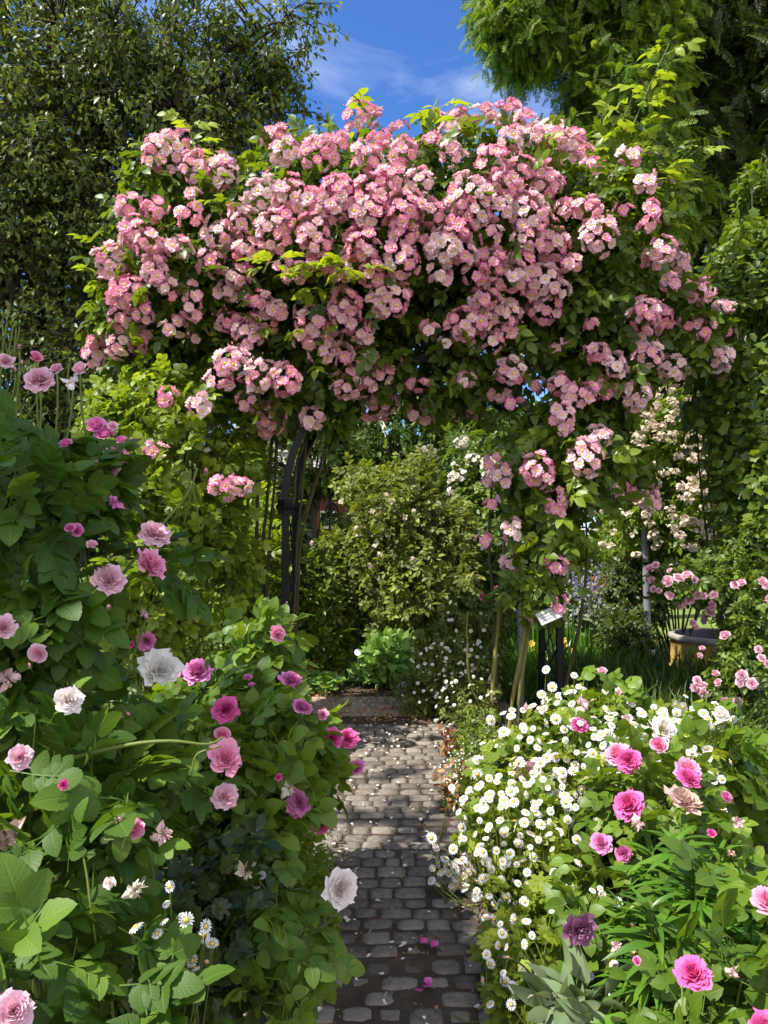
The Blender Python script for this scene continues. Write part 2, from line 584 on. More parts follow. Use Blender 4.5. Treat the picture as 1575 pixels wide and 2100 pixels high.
def petal_mat(name, inner, outer, edge=None, trans=.25, by='u', var=.35, base=None):
    """inner/outer by attribute (u or v); t shifts whole petals towards pale"""
    m, N, K = mat_new(name)
    out = N.new('ShaderNodeOutputMaterial')
    at = N.new('ShaderNodeAttribute'); at.attribute_name = 'leaf'
    sp = N.new('ShaderNodeSeparateXYZ'); K(at.outputs['Vector'], sp.inputs[0])
    st = [(0, inner), (1, outer)] if edge is None else [(0, inner), (.55, outer), (1, edge)]
    rp = ramp(N, st)
    if by == 'u':       # deeper pigment at the heart; crevice shading painted towards each petal's foot
        q1 = N.new('ShaderNodeMath'); q1.operation = 'MULTIPLY'; q1.inputs[1].default_value = .45; K(sp.outputs['X'], q1.inputs[0])
        q2 = N.new('ShaderNodeMath'); q2.operation = 'MULTIPLY_ADD'; q2.inputs[1].default_value = .62; K(sp.outputs['Y'], q2.inputs[0]); K(q1.outputs[0], q2.inputs[2])
        K(q2.outputs[0], rp.inputs['Fac'])
    else:
        K(sp.outputs['Y'], rp.inputs['Fac'])
    mx = N.new('ShaderNodeMixRGB')
    pale = base or tuple(min(.9, c * .35 + .55) for c in outer)
    mx.inputs['Color2'].default_value = (*pale, 1)
    mm = N.new('ShaderNodeMath'); mm.operation = 'MULTIPLY'; mm.inputs[1].default_value = var
    K(sp.outputs['Z'], mm.inputs[0]); K(mm.outputs[0], mx.inputs['Fac']); K(rp.outputs['Color'], mx.inputs['Color1'])
    pr = N.new('ShaderNodeBsdfPrincipled')
    K(mx.outputs['Color'], pr.inputs['Base Color'])
    pr.inputs['Roughness'].default_value = .65
    pr.inputs['Specular IOR Level'].default_value = .15
    tr = N.new('ShaderNodeBsdfTranslucent'); K(mx.outputs['Color'], tr.inputs['Color'])
    mix = N.new('ShaderNodeMixShader'); mix.inputs['Fac'].default_value = trans
    K(pr.outputs[0], mix.inputs[1]); K(tr.outputs[0], mix.inputs[2]); K(mix.outputs[0], out.inputs['Surface'])
    return m

def plain(name, c1, c2=None, scale=8.0, rough=.7, metal=0.0, bump=0.0, spec=.3, stretch=(1, 1, 1), tintvar=False):
    m, N, K = mat_new(name)
    out = N.new('ShaderNodeOutputMaterial')
    pr = N.new('ShaderNodeBsdfPrincipled')
    tc = N.new('ShaderNodeTexCoord'); mp = N.new('ShaderNodeMapping'); mp.inputs['Scale'].default_value = stretch
    nz = N.new('ShaderNodeTexNoise'); nz.inputs['Scale'].default_value = scale; nz.inputs['Detail'].default_value = 7; nz.inputs['Roughness'].default_value = .65
    K(tc.outputs['Object'], mp.inputs['Vector']); K(mp.outputs['Vector'], nz.inputs['Vector'])
    rp = ramp(N, [(.3, c1), (.7, c2 or tuple(x * 1.3 for x in c1))])
    if tintvar:
        at = N.new('ShaderNodeAttribute'); at.attribute_name = 'leaf'
        sp = N.new('ShaderNodeSeparateXYZ'); K(at.outputs['Vector'], sp.inputs[0])
        ma = N.new('ShaderNodeMath'); ma.operation = 'MULTIPLY_ADD'; ma.inputs[1].default_value = .5; ma.inputs[2].default_value = -.25; K(sp.outputs['Z'], ma.inputs[0])
        ad = N.new('ShaderNodeMath'); ad.operation = 'ADD'; ad.use_clamp = True; K(nz.outputs['Fac'], ad.inputs[0]); K(ma.outputs[0], ad.inputs[1]); K(ad.outputs[0], rp.inputs['Fac'])
    else:
        K(nz.outputs['Fac'], rp.inputs['Fac'])
    K(rp.outputs['Color'], pr.inputs['Base Color'])
    pr.inputs['Roughness'].default_value = rough
    pr.inputs['Metallic'].default_value = metal
    pr.inputs['Specular IOR Level'].default_value = spec
    if bump > 0:
        n2 = N.new('ShaderNodeTexNoise'); n2.inputs['Scale'].default_value = scale * 4; n2.inputs['Detail'].default_value = 6
        K(mp.outputs['Vector'], n2.inputs['Vector'])
        bp = N.new('ShaderNodeBump'); bp.inputs['Strength'].default_value = bump; bp.inputs['Distance'].default_value = .01
        K(n2.outputs['Fac'], bp.inputs['Height']); K(bp.outputs['Normal'], pr.inputs['Normal'])
    K(pr.outputs[0], out.inputs['Surface'])
    return m

MT = {}
MT['rose_leaf'] = leaf_mat('rose_leaf', (.045, .080, .008), (.085, .14, .012), (.18, .25, .020), .34, .42, .40)
MT['lime_leaf'] = leaf_mat('lime_rose_leaf', (.075, .12, .010), (.14, .21, .016), (.23, .30, .025), .38, .45, .35)
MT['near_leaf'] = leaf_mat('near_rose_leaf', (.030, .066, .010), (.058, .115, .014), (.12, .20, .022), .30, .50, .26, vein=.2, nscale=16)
MT['mid_leaf'] = leaf_mat('mid_rose_leaf', (.05, .095, .010), (.09, .155, .013), (.16, .24, .022), .32, .42, .36, vein=.2)
MT['tree_leaf'] = leaf_mat('tree_leaf', (.045, .072, .018), (.088, .125, .025), (.18, .22, .045), .32, .42, .32)
MT['conifer'] = leaf_mat('conifer_needle', (.035, .075, .012), (.095, .17, .018), (.18, .26, .028), .32, .5, .3, nscale=.8)
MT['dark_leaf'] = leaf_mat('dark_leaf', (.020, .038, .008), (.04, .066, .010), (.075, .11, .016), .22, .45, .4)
MT['hedge_leaf'] = leaf_mat('shrub_leaf', (.04, .075, .010), (.085, .14, .015), (.16, .23, .025), .30, .45, .35)
MT['grey_leaf'] = leaf_mat('greyish_leaf', (.065, .090, .020), (.13, .165, .030), (.22, .26, .042), .28, .48, .3)
MT['sedum'] = leaf_mat('sedum_leaf', (.10, .19, .04), (.17, .29, .06), (.25, .38, .09), .2, .45, .3)
MT['feverfew'] = leaf_mat('feverfew_leaf', (.09, .15, .015), (.17, .23, .022), (.27, .31, .03), .34, .5, .25)
MT['lily'] = leaf_mat('lily_leaf', (.04, .10, .012), (.075, .17, .017), (.13, .24, .025), .3, .35, .45)
MT['sage'] = leaf_mat('sage_leaf', (.12, .17, .09), (.18, .24, .12), (.24, .30, .16), .15, .7, .1)
MT['grass'] = leaf_mat('grass_blade', (.025, .055, .010), (.05, .09, .014), (.10, .15, .02), .25, .5, .3)
MT['stem'] = plain('green_stem', (.09, .13, .022), (.15, .18, .035), 20, .6)
MT['cane'] = plain('rose_cane', (.10, .10, .025), (.22, .20, .05), 14, .6, bump=.2, stretch=(1, 1, .2))
MT['dark_cane'] = plain('old_cane', (.035, .032, .014), (.085, .072, .028), 16, .75, bump=.3, stretch=(1, 1, .2))
MT['bark'] = plain('bark', (.03, .025, .018), (.08, .065, .045), 12, .85, bump=.5, stretch=(1, 1, .25))
MT['twig'] = plain('twig', (.022, .018, .012), (.045, .036, .024), 12, .85)
MT['iron'] = plain('black_iron', (.004, .004, .005), (.008, .008, .009), 30, .45, spec=.25)
MT['rambler'] = petal_mat('rambler_petal', (.88, .56, .57), (.90, .54, .64), (.84, .22, .42), .30, 'v', .72, base=(.88, .80, .77))
MT['stamen'] = plain('yellow_stamen', (.75, .42, .05), (.85, .58, .12), 40, .7)
MT['daisy'] = petal_mat('daisy_petal', (.80, .80, .78), (.84, .84, .82), None, .15, 'v', .1)
MT['pale_pink'] = petal_mat('pale_pink_petal', (.78, .28, .42), (.80, .50, .60), None, .28, 'u', .4)
MT['pink'] = petal_mat('pink_petal', (.80, .12, .32), (.84, .36, .53), None, .25, 'u', .2)
MT['mauve'] = petal_mat('mauve_petal', (.60, .06, .32), (.74, .24, .51), None, .25, 'u', .2)
MT['magenta'] = petal_mat('magenta_petal', (.64, .02, .22), (.77, .12, .40), None, .22, 'u', .15)
MT['purple'] = petal_mat('purple_petal', (.16, .02, .09), (.30, .09, .22), None, .2, 'u', .2)
MT['white'] = petal_mat('white_petal', (.82, .76, .66), (.84, .82, .79), None, .22, 'u', .1)
MT['blush'] = petal_mat('blush_petal', (.84, .70, .64), (.86, .80, .78), None, .22, 'u', .1)
MT['wilt'] = petal_mat('wilted_petal', (.62, .42, .40), (.70, .45, .50), (.45, .28, .14), .25, 'v', .3)
MT['wiltwhite'] = petal_mat('wilted_white_petal', (.40, .25, .10), (.74, .66, .52), (.78, .72, .62), .25, 'v', .2)
MT['bud'] = petal_mat('bud_petal', (.60, .14, .26), (.68, .22, .36), None, .1, 'v', .3)
MT['cream'] = petal_mat('cream_petal', (.82, .64, .42), (.86, .76, .62), None, .25, 'v', .4)
MT['peach'] = petal_mat('peach_petal', (.82, .42, .22), (.84, .60, .44), None, .25, 'v', .3)
MT['red'] = petal_mat('red_petal', (.65, .02, .03), (.72, .05, .07), None, .2, 'v', .1)
MT['deep_pink'] = petal_mat('deep_pink_petal', (.62, .05, .22), (.72, .16, .36), None, .2, 'v', .3)
MT['lavender'] = petal_mat('lavender_petal', (.26, .20, .38), (.40, .34, .52), None, .2, 'v', .3)
MT['yellow'] = petal_mat('yellow_petal', (.80, .45, .02), (.82, .55, .04), None, .2, 'v', .2)
MT['soil'] = plain('soil', (.035, .026, .018), (.085, .062, .042), 9, .95, bump=.8)
MT['sett'] = plain('granite_sett', (.11, .096, .080), (.225, .20, .17), 34, .92, spec=.12, bump=.5, tintvar=True)
MT['gravel'] = plain('gravel', (.28, .21, .14), (.50, .42, .31), 60, .9, bump=.8)
MT['lawn'] = plain('lawn', (.10, .15, .025), (.19, .25, .05), 5, .9, bump=.5)
MT['rock'] = plain('stone', (.17, .15, .125), (.30, .27, .23), 7, .85, bump=.5)
MT['white_paint'] = plain('white_paint', (.74, .74, .72), (.80, .80, .78), 5, .5)
MT['grey_metal'] = plain('grey_metal', (.16, .165, .17), (.24, .245, .25), 8, .5, spec=.5)
MT['wood'] = plain('reddish_timber', (.30, .14, .09), (.40, .20, .13), 5, .7)
MT['brick'] = plain('red_brick', (.15, .05, .035), (.22, .08, .055), 4, .85)
MT['roof'] = plain('roof_felt', (.30, .29, .27), (.40, .39, .36), 3, .8)
MT['glass'] = plain('window_glass', (.14, .18, .25), (.22, .28, .36), 1, .12, spec=.8)
MT['litter'] = petal_mat('fallen_petal', (.75, .66, .55), (.80, .72, .66), None, .15, 'v', .2)
MT['dry'] = leaf_mat('dry_leaf', (.14, .065, .03), (.26, .13, .06), (.40, .24, .12), .2, .8, .1)

# ------------------------------------------------------------------ hulls
def E(px, py, d, rxp, ryp, dep):
    """ellipsoid by where it stands: half-axes given at its own distance"""
    return (P(px, py, d), np.array([M(rxp, d), dep, M(ryp, d)]))

def shell(ells, n, depth=.35, amp=.18, nf=3.0, gap=.30, seed=0, inner=.72, zmin=.03, nseed=1):
    r = np.random.default_rng(seed)
    C = np.array([e[0] for e in ells]); R = np.array([e[1] for e in ells])
    w = R[:, 0] * R[:, 2] + R[:, 0] * R[:, 1] + R[:, 1] * R[:, 2]
    got_p, got_n, tot = [], [], 0
    for _ in range(12):
        m = int(n * 1.6) + 16
        k = r.choice(len(ells), m, p=w / w.sum())
        u = nrm(r.normal(size=(m, 3)))
        rad = 1 - depth * r.random(m)
        bump = 1 + amp * 2 * (vnoise(u * np.mean(R[k], 1)[:, None] + C[k], nf, nseed) - .5)
        p = C[k] + R[k] * u * (rad * bump)[:, None]
        nn = nrm(u / R[k])
        keep = p[:, 2] > zmin
        for j in range(len(ells)):
            q = (((p - C[j]) / R[j]) ** 2).sum(1)
            keep &= ~((q < inner ** 2) & (k != j))
        keep &= vnoise(p, nf * 1.7, nseed + 5) > gap
        got_p.append(p[keep]); got_n.append(nn[keep]); tot += keep.sum()
        if tot >= n: break
    return np.concatenate(got_p)[:n], np.concatenate(got_n)[:n]

def hull_hit(ells, px, py, push=0.0):
    o = np.array([0, 0, H]); d = np.array([(px - CX) / F, 1.0, -(py - HY) / F])
    best = None
    for c, r in ells:
        a = (d / r) @ (d / r); b = 2 * ((o - c) / r) @ (d / r); cc = ((o - c) / r) @ ((o - c) / r) - 1
        D = b * b - 4 * a * cc
        if D >= 0:
            t = (-b - math.sqrt(D)) / (2 * a)
            if t > .3 and (best is None or t < best[0]):
                p = o + d * t
                best = (t, p, nrm((p - c) / r ** 2))
    if best is None:
        q = [(np.linalg.norm((P(px, py, c[1]) - c) / r), c[1]) for c, r in ells]
        t = min(q)[1]
        return P(px, py, t), nrm(np.array([0, -.8, .5]))
    return best[1] + best[2] * push, best[2]

def leaves(mb, tpls, pos, n, size, out=.5, rnd=.6, droop=.25, up=.7, face=.4, tint=(.25, .75), seed=0, young=0.0, mat=None, szv=.3):
    r = np.random.default_rng(seed)
    N = len(pos)
    d = n * out + r.normal(size=(N, 3)) * rnd + np.array([0, 0, -droop])
    z = SUNUP * up + n * face + r.normal(size=(N, 3)) * .42
    R = frames(d, z)
    t = r.uniform(*tint, N)
    if young > 0:
        y = r.random(N) < young
        t[y] = r.uniform(.8, 1.0, y.sum())
    s = size * (1 + szv * r.uniform(-1, 1, N))
    k = r.integers(0, len(tpls), N)
    for i, tp in enumerate(tpls):
        q = k == i
        mb.inst(tp, pos[q], R[q], s[q], t[q], mat)

# leaf sets
LF3 = leaf_tpl(1, .30, 3, .25, .25)
LF2 = leaf_tpl(1, .30, 2, .3, .22)
LF6 = leaf_tpl(1, .31, 8, .22, .22, serr=.035)
ROSE = [compound(7 if i % 2 else 5, LF3, seed=i, droop=.15 + .12 * i) for i in range(4)]
ROSE_FAR = [compound(5, LF2, seed=10 + i, droop=.2 + .1 * i) for i in range(3)]
LF_R = leaf_tpl(1, .39, 10, .18, .24, shape=lambda t: math.sin(math.pi * min(1, t ** .72)) ** .62, serr=.045)
ROSE_NEAR = [compound(5 if i % 3 else 7, LF_R, seed=20 + i, droop=.1 + .1 * i, ll=.40) for i in range(4)]
LF_M = leaf_tpl(1, .41, 4, .18, .24, shape=lambda t: math.sin(math.pi * min(1, t ** .72)) ** .62)
ROSE_MID = [compound(5, LF_M, seed=30 + i, droop=.12 + .1 * i, ll=.42) for i in range(4)]

def stems(mb, base, tips, rad=.006, sway=.15, seed=0, n=9, sides=5):
    r = np.random.default_rng(seed)
    for t in tips:
        b = np.asarray(base) + np.array([r.normal() * .06, r.normal() * .06, 0])
        m = b * .5 + t * .5 + np.array([r.normal() * sway, r.normal() * sway, abs(r.normal()) * sway + .1])
        mb.add(tube(bez([b, m, t], n), np.linspace(rad, rad * .45, n), sides, r.random()))

def face_frame(n, seed, toward=.45, upw=.35, jit=.25):
    """flower axis: outwards, a bit up, a bit to the path where people stand"""
    r = np.random.default_rng(seed)
    z = nrm(n * .6 + UP * upw + np.array([0, -1, 0]) * toward + r.normal(size=3) * jit)
    x = nrm(np.cross(UP + .01, z)); y = np.cross(z, x)
    a = r.uniform(0, 6.28)
    R = np.stack([x, y, z], 1)
    return R @ rz(a)

# ------------------------------------------------------------------ ground, path, lawn
def gz(y):
    return -0.021 * max(0.0, y - 8.0)

def sheet(name, x0, x1, y0, y1, nx, ny, mat, dz, jit=0.0, kind='structure', edge=0.0):
    mb = MB()
    xs, ys = np.linspace(x0, x1, nx), np.linspace(y0, y1, ny)
    v = []
    for j, y in enumerate(ys):
        for i, x in enumerate(xs):
            ex = x
            if edge and i in (0, nx - 1):
                ex = x + edge * (vnoise(np.array([y, 0, i * 1.0]), 2.2, 3) - .5)
            v.append((ex, y, gz(y) + dz + jit * (vnoise(np.array([x, y, 0.0]), 3.0, 9) - .5)))
    f = [(j * nx + i, j * nx + i + 1, (j + 1) * nx + i + 1, (j + 1) * nx + i) for j in range(ny - 1) for i in range(nx - 1)]
    mb.add(Tpl(v, f, [(0, 0, .5)] * len(v)))
    o = mb.build(name, mat, origin=(0, 0, 0))
    return tag(o, kind=kind)

sheet('ground', -160, 160, -20, 300, 40, 120, MT['soil'], -0.02)
sheet('path_soil', -.80, .90, -1, 5.5, 8, 40, MT['soil'], -.006, jit=.008)
sheet('lawn', -40, 40, 9.2, 70, 30, 40, MT['lawn'], 0.004, jit=.02)
sheet('gravel_path', -4.5, .95, 5.25, 6.15, 30, 8, MT['gravel'], -.010, jit=.006)
sheet('side_path', 1.75, 2.6, 1.0, 5.0, 6, 20, MT['rock'], .004, jit=.01)

def sett_tpl(seed):
    r = np.random.default_rng(seed)
    n = 5
    g = np.linspace(-1, 1, n)
    v, a = [], []
    for j, y in enumerate(g):
        for i, x in enumerate(g):
            e = max(abs(x), abs(y))
            cx = x * (1 - .06 * (abs(y) ** 4)) ; cy_ = y * (1 - .06 * (abs(x) ** 4))
            z = -.16 * e ** 8 - (.10 if abs(x) == 1 and abs(y) == 1 else 0) + r.uniform(-.025, .025)
            v.append((cx * (1 + r.uniform(-.05, .05)), cy_ * (1 + r.uniform(-.05, .05)), z)); a.append((0, 0, .5))
    f = [(j * n + i, j * n + i + 1, (j + 1) * n + i + 1, (j + 1) * n + i) for j in range(n - 1) for i in range(n - 1)]
    rim = list(range(n)) + [k * n + n - 1 for k in range(1, n)] + [(n - 1) * n + k for k in range(n - 2, -1, -1)] + [k * n for k in range(n - 2, 0, -1)]
    b0 = len(v)
    for k in rim:
        v.append((v[k][0] * 1.04, v[k][1] * 1.04, -1.0)); a.append((0, 0, .5))
    for q in range(len(rim)):
        q2 = (q + 1) % len(rim)
        f.append((rim[q2], rim[q], b0 + q, b0 + q2))
    return Tpl(v, f, a)

mb = MB()
SETT = [sett_tpl(s) for s in range(8)]
y = -0.6
row = 0
while y < 5.3:
    pitch = rng.uniform(.074, .090)
    xl, xr = -.70 + rng.uniform(-.05, .05), .80 + rng.uniform(-.05, .05)
    x = xl + (row % 2) * .05
    while x < xr:
        w = rng.uniform(.085, .125) if rng.random() > .08 else rng.uniform(.06, .08)
        z = .012 * (vnoise(np.array([x, y, 0.]), 2.0, 4) - .5) + rng.uniform(-.004, .004)
        R = rz(rng.uniform(-.05, .05)) @ rx(rng.uniform(-.03, .03)) @ ry(rng.uniform(-.03, .03))
        t = SETT[rng.integers(0, 8)]
        mb.inst(t, np.array([[x + w / 2, y + .008 * math.sin(x * 7 + row), z]]), R[None], np.array([[w / 2 - .0055, pitch / 2 - .0050, .022]]), np.array([np.clip(rng.normal(.5, .3), 0, 1)]))
        x += w
    y += pitch
    row += 1
tag(mb.build('path', MT['sett'], origin=(0, 0, 0), smooth=True), kind='structure')

# petals and scraps lying on the setts
mb = MB()
PT = leaf_tpl(1, .45, 2, .35, -.2, shape=lambda t: .5 + .6 * t)
N = 1000
pp = np.stack([rng.uniform(-.75, .85, N), rng.uniform(1.6, 5.3, N) , np.full(N, .010)], 1)
pp[:500, 1] = rng.uniform(4.6, 6.1, 500); pp[:500, 0] = rng.uniform(-1.6, .8, 500)
R = frames(nrm(np.stack([rng.normal(size=N), rng.normal(size=N), rng.normal(size=N) * .2], 1)), np.tile(UP, (N, 1)))
mb.inst(PT, pp, R, rng.uniform(.008, .024, N), rng.random(N))
o = mb.build('petal_litter', MT['litter'], origin=(0, 0, 0))
tag(o, 'small pale petals and scraps strewn over the path', 'litter', kind='stuff')
mb = MB()
N = 2600
pp = np.stack([np.where(rng.random(N) < .5, rng.uniform(-.85, -.42, N), rng.uniform(.48, 1.0, N)), rng.uniform(1.5, 5.6, N), np.full(N, .010)], 1)
R = frames(nrm(np.stack([rng.normal(size=N), rng.normal(size=N), rng.normal(size=N) * .3], 1)), np.tile(UP, (N, 1)))
mb.inst(PT, pp, R, rng.uniform(.010, .03, N), rng.random(N))
N = 1500
pp = np.stack([rng.uniform(-.7, .85, N), rng.uniform(1.6, 5.4, N), np.full(N, .006)], 1)
mb.inst(PT, pp, frames(nrm(np.stack([rng.normal(size=N), rng.normal(size=N), rng.normal(size=N) * .3], 1)), np.tile(UP, (N, 1))), rng.uniform(.005, .014, N), rng.random(N))
N = 1800
pp = np.stack([rng.uniform(-2.2, .9, N), rng.uniform(5.3, 6.3, N), np.full(N, .004)], 1)
mb.inst(PT, pp, frames(nrm(np.stack([rng.normal(size=N), rng.normal(size=N), rng.normal(size=N) * .4], 1)), np.tile(UP, (N, 1))), rng.uniform(.012, .035, N), rng.uniform(.3, 1, N))
tag(mb.build('leaf_litter', MT['dry'], origin=(0, 0, 0)), 'brown dry leaf scraps along the path edges', 'litter', kind='stuff')

pm = MB(); pm.add(PT, .1); pink_petal = pm.build('fallen_petal', MT['mauve'], origin=(0, 0, 0))
for i, (px, py, lab) in enumerate([(862, 1945, 'mauve petal alone on the setts in mid path'), (855, 2038, 'mauve petal in the little heap low on the path, left one'), (868, 2032, 'mauve petal in the little heap low on the path, middle one'),
                              (886, 2033, 'mauve petal in the little heap low on the path, right one'), (668, 2045, 'pale lilac petal at the left edge of the path near the bottom'), (883, 1953, 'pale petal just right of the mid path mauve petal')]):
    d = H * F / (py - HY)
    p = P(px, py, d); p[2] = .016
    o = pink_petal if i == 0 else pink_petal.copy()
    if i: COL.objects.link(o)
    o.location = p; o.scale = (.034, .034, .034); o.rotation_euler = (rng.uniform(-.2, .2), rng.uniform(-.2, .2), rng.uniform(0, 6))
    tag(o, lab, 'petal', 'mauve petals fallen on the path')

# ------------------------------------------------------------------ trees
def tree(name, label, cat, base, trunk_top, trunk_r, ells, nclump, per, twig_len, ltpls, lsize, lmat, seed, tw=1.0, depth=.5, gap=.3, nf=.9, droop=.25, limbs=26, group=None, amp=.22,
         tint=(.15, .7), forks=1, nocull=True):
    r = np.random.default_rng(seed)
    root = thing(name, base, label, cat, group)
    base, top = np.asarray(base, float), np.asarray(trunk_top, float)
    tr = MB()
    trunks = []
    for k in range(forks):
        b = base + (np.array([r.normal() * .12, r.normal() * .12, 0]) if forks > 1 else 0)
        t = top + (np.array([r.normal() * 1.1, r.normal() * .5, r.normal() * .4]) if forks > 1 else 0)
        m = b * .5 + t * .5 + np.array([r.normal() * .15, r.normal() * .15, 0])
        pts = bez([b, m, t], 14)
        trunks.append(pts)
        tr.add(tube(pts, np.linspace(trunk_r, trunk_r * .3, 14), 9, r.random()))
    tr.build('trunk', MT['bark'], root)
    pos, nn = shell(ells, nclump, depth, amp, nf, gap, seed, inner=.6, nseed=seed)
    bm = MB()
    nodes = []
    for i in range(limbs):
        tgt = pos[r.integers(0, len(pos))]
        pts = trunks[r.integers(0, forks)]
        s = pts[int(np.clip(r.uniform(.25, .98) * 13, 0, 13))]
        m = s * .5 + tgt * .5 + np.array([0, 0, .25 * np.linalg.norm(tgt - s) * r.uniform(.2, 1)]) + r.normal(size=3) * .12
        b = bez([s, m, tgt], 12)
        b[1:-1] += r.normal(size=(10, 3)) * .03
        bm.add(tube(b, np.linspace(trunk_r * .36, trunk_r * .07, 12), 6, r.random()))
        nodes.append(b[3:])
    nodes = np.concatenate(nodes)
    for i in range(0, len(pos), 3):      # branchlets
        d = ((nodes - pos[i]) ** 2).sum(1)
        s = nodes[d.argmin()]
        m = s * .5 + pos[i] * .5 + r.normal(size=3) * .1
        bm.add(tube(bez([s, m, pos[i]], 6), np.linspace(trunk_r * .09, trunk_r * .03, 6), 4, r.random()))
    # leafy twigs
    lm = MB()
    td = nrm(nn * .6 + r.normal(size=pos.shape) * .55 + np.array([0, 0, -droop]))
    ln = twig_len * r.uniform(.6, 1.3, len(pos))
    for j in range(0, len(pos), 2):
        e = pos[j] + td[j] * ln[j]
        bm.add(tube(np.array([pos[j], pos[j] + td[j] * ln[j] * .5 + [0, 0, .03], e - [0, 0, .05 * ln[j]]]), np.array([.03, .02, .008]) * trunk_r * tw * 2, 3, .5))
    bm.build('branches', MT['twig'], root)
    q = np.repeat(np.arange(len(pos)), per)
    f = r.random(len(q))
    lp = pos[q] + td[q] * (ln[q] * f)[:, None] + r.normal(size=(len(q), 3)) * twig_len * .10
    lp[:, 2] -= .05 * f * ln[q]
    ct = r.uniform(-.2, .2, len(pos))
    R = frames(td[q] * .6 + r.normal(size=(len(q), 3)) * .6 + np.array([0, 0, -droop * 1.2]), UP * .9 + nn[q] * .5 + r.normal(size=(len(q), 3)) * .5)
    k = r.integers(0, len(ltpls), len(q))
    tt = np.clip(r.uniform(*tint, len(q)) + ct[q], 0, 1)
    for i, tp in enumerate(ltpls):
        z = k == i
        lm.inst(tp, lp[z], R[z], lsize * r.uniform(.65, 1.3, z.sum()), tt[z])
    lm.build('crown', lmat, root)
    return root

LV = [leaf_tpl(1, .27, 1, .3, .25), leaf_tpl(1, .23, 1, .2, .4)]
DT = 9.5
tree('broadleaf_tree', 'tall small-leaved tree with dark bare inner branches rising behind the left half of the arch', 'tree',
     P(300, 1080 + H * F / DT, DT), P(240, 260, DT), .16,
     [E(230, 120, DT, 330, 300, 1.6), E(300, 420, DT, 300, 300, 1.7), E(60, 400, DT, 260, 360, 1.7), E(120, 760, DT, 290, 260, 1.5), E(480, 180, DT, 130, 190, .8), E(400, 640, DT, 180, 220, 1.0),
      E(600, 45, DT, 55, 40, .3), E(560, 130, DT, 50, 70, .3)],
     5200, 17, .42, LV, .085, MT['tree_leaf'], 5, depth=.8, gap=.33, nf=1.1, limbs=80, forks=6)

def spray(seed):
    r = np.random.default_rng(seed)
    ts = []
    side = strip((0, 0, 0), (0, 1, -.25), .006)
    ts.append(side)
    for i in range(11):
        y = .06 + i * .085
        for s in (-1, 1):
            l = .24 * (1 - abs(y - .42) * .9) * r.uniform(.8, 1.15)
            a = s * math.radians(r.uniform(48, 66))
            lf = Tpl([(-.05, 0, 0), (.05, 0, 0), (.13, .55, -.04), (0, 1, -.12), (-.13, .55, -.04)], [(0, 1, 2, 3, 4)], [(0, .5, .5)] * 5)
            lf = lf.moved(np.diag([1 * .24, l, l]))
            ts.append(lf.moved(rz(-a) @ rx(r.uniform(-.3, .15)), (0, y, -.25 * y * y)))
    return join(ts)
SPR = [spray(s) for s in range(3)]
DC = 12.0
tree('conifer_tree', 'tall feathery conifer with bright yellow green sprays and drooping branches against the sky', 'tree',
     P(1330, 1080 + H * F / DC, DC) + [0, 0, gz(DC)], P(1330, -350, DC), .26,
     [E(1270, -40, DC, 150, 190, 1.2), E(1270, 180, DC, 100, 120, .9), E(1090, 50, DC, 75, 80, .6), E(1060, 10, DC, 50, 90, .5), E(1160, 330, DC, 50, 90, .5), E(1290, 420, DC, 130, 170, .9)],
     3400, 10, .5, SPR, .26, MT['conifer'], 6, depth=.7, gap=.38, nf=.9, droop=.45, limbs=60, tint=(.3, .95), amp=.34)
tree('conifer_tree', 'shaded dark green conifer standing in the upper right corner beside the bright one', 'tree',
     P(1520, 1080 + H * F / 13.5, 13.5) + [0, 0, gz(13.5)], P(1520, -350, 13.5), .28,
     [E(1530, 20, 13.5, 170, 250, 1.4), E(1500, 300, 13.5, 190, 220, 1.4), E(1420, 480, 13.5, 140, 200, 1.2), E(1560, 620, 13.5, 150, 260, 1.2), E(1390, 130, 13.5, 90, 160, 1.0)],
     3000, 7, .45, SPR, .38, MT['dark_leaf'], 7, depth=.6, gap=.30, nf=.8, droop=.5, limbs=46, tint=(.2, .9))

# trees beyond the arch
bt = [('dark leafy tree seen low through the middle of the arch', 815, 905, 14, [(815, 900, 130, 100), (760, 960, 90, 80), (900, 940, 90, 90), (1010, 850, 90, 70)], 'hedge_leaf', 1100),
      ('dark broad tree behind the brick house', 560, 930, 19, [(520, 860, 190, 170), (640, 930, 120, 100)], 'dark_leaf', 800),
      ('small leafy tree in front of the brick house', 650, 960, 12.5, [(640, 930, 95, 60), (570, 980, 60, 70)], 'hedge_leaf', 800),
      ('green tree behind the timber pavilion', 1230, 940, 50, [(1210, 960, 110, 90), (1300, 930, 120, 130)], 'hedge_leaf', 500),
      ('bright green tree seen between the right leg of the arch and the cream rambler', 1180, 1000, 24, [(1130, 940, 120, 90), (1040, 990, 90, 90)], 'hedge_leaf', 600),
      ('shaded tree beyond the cream rambler on the far right', 1500, 900, 17, [(1490, 880, 170, 230), (1400, 800, 110, 140)], 'dark_leaf', 900)]
for i, (lab, px, py, d, el, mt, n) in enumerate(bt):
    g = P(px, py, d); g[2] = gz(d)
    tree('background_tree', lab, 'tree', g, P(px, py, d), .006 * d + .06, [E(a, b, d, c, e, M(min(c, e), d)) for a, b, c, e in el], n, 12, M(38, d), LV, M(15, d) , MT[mt], 60 + i, limbs=16, nf=9.0 / d, depth=.5, gap=.28,
         group='trees beyond the garden')

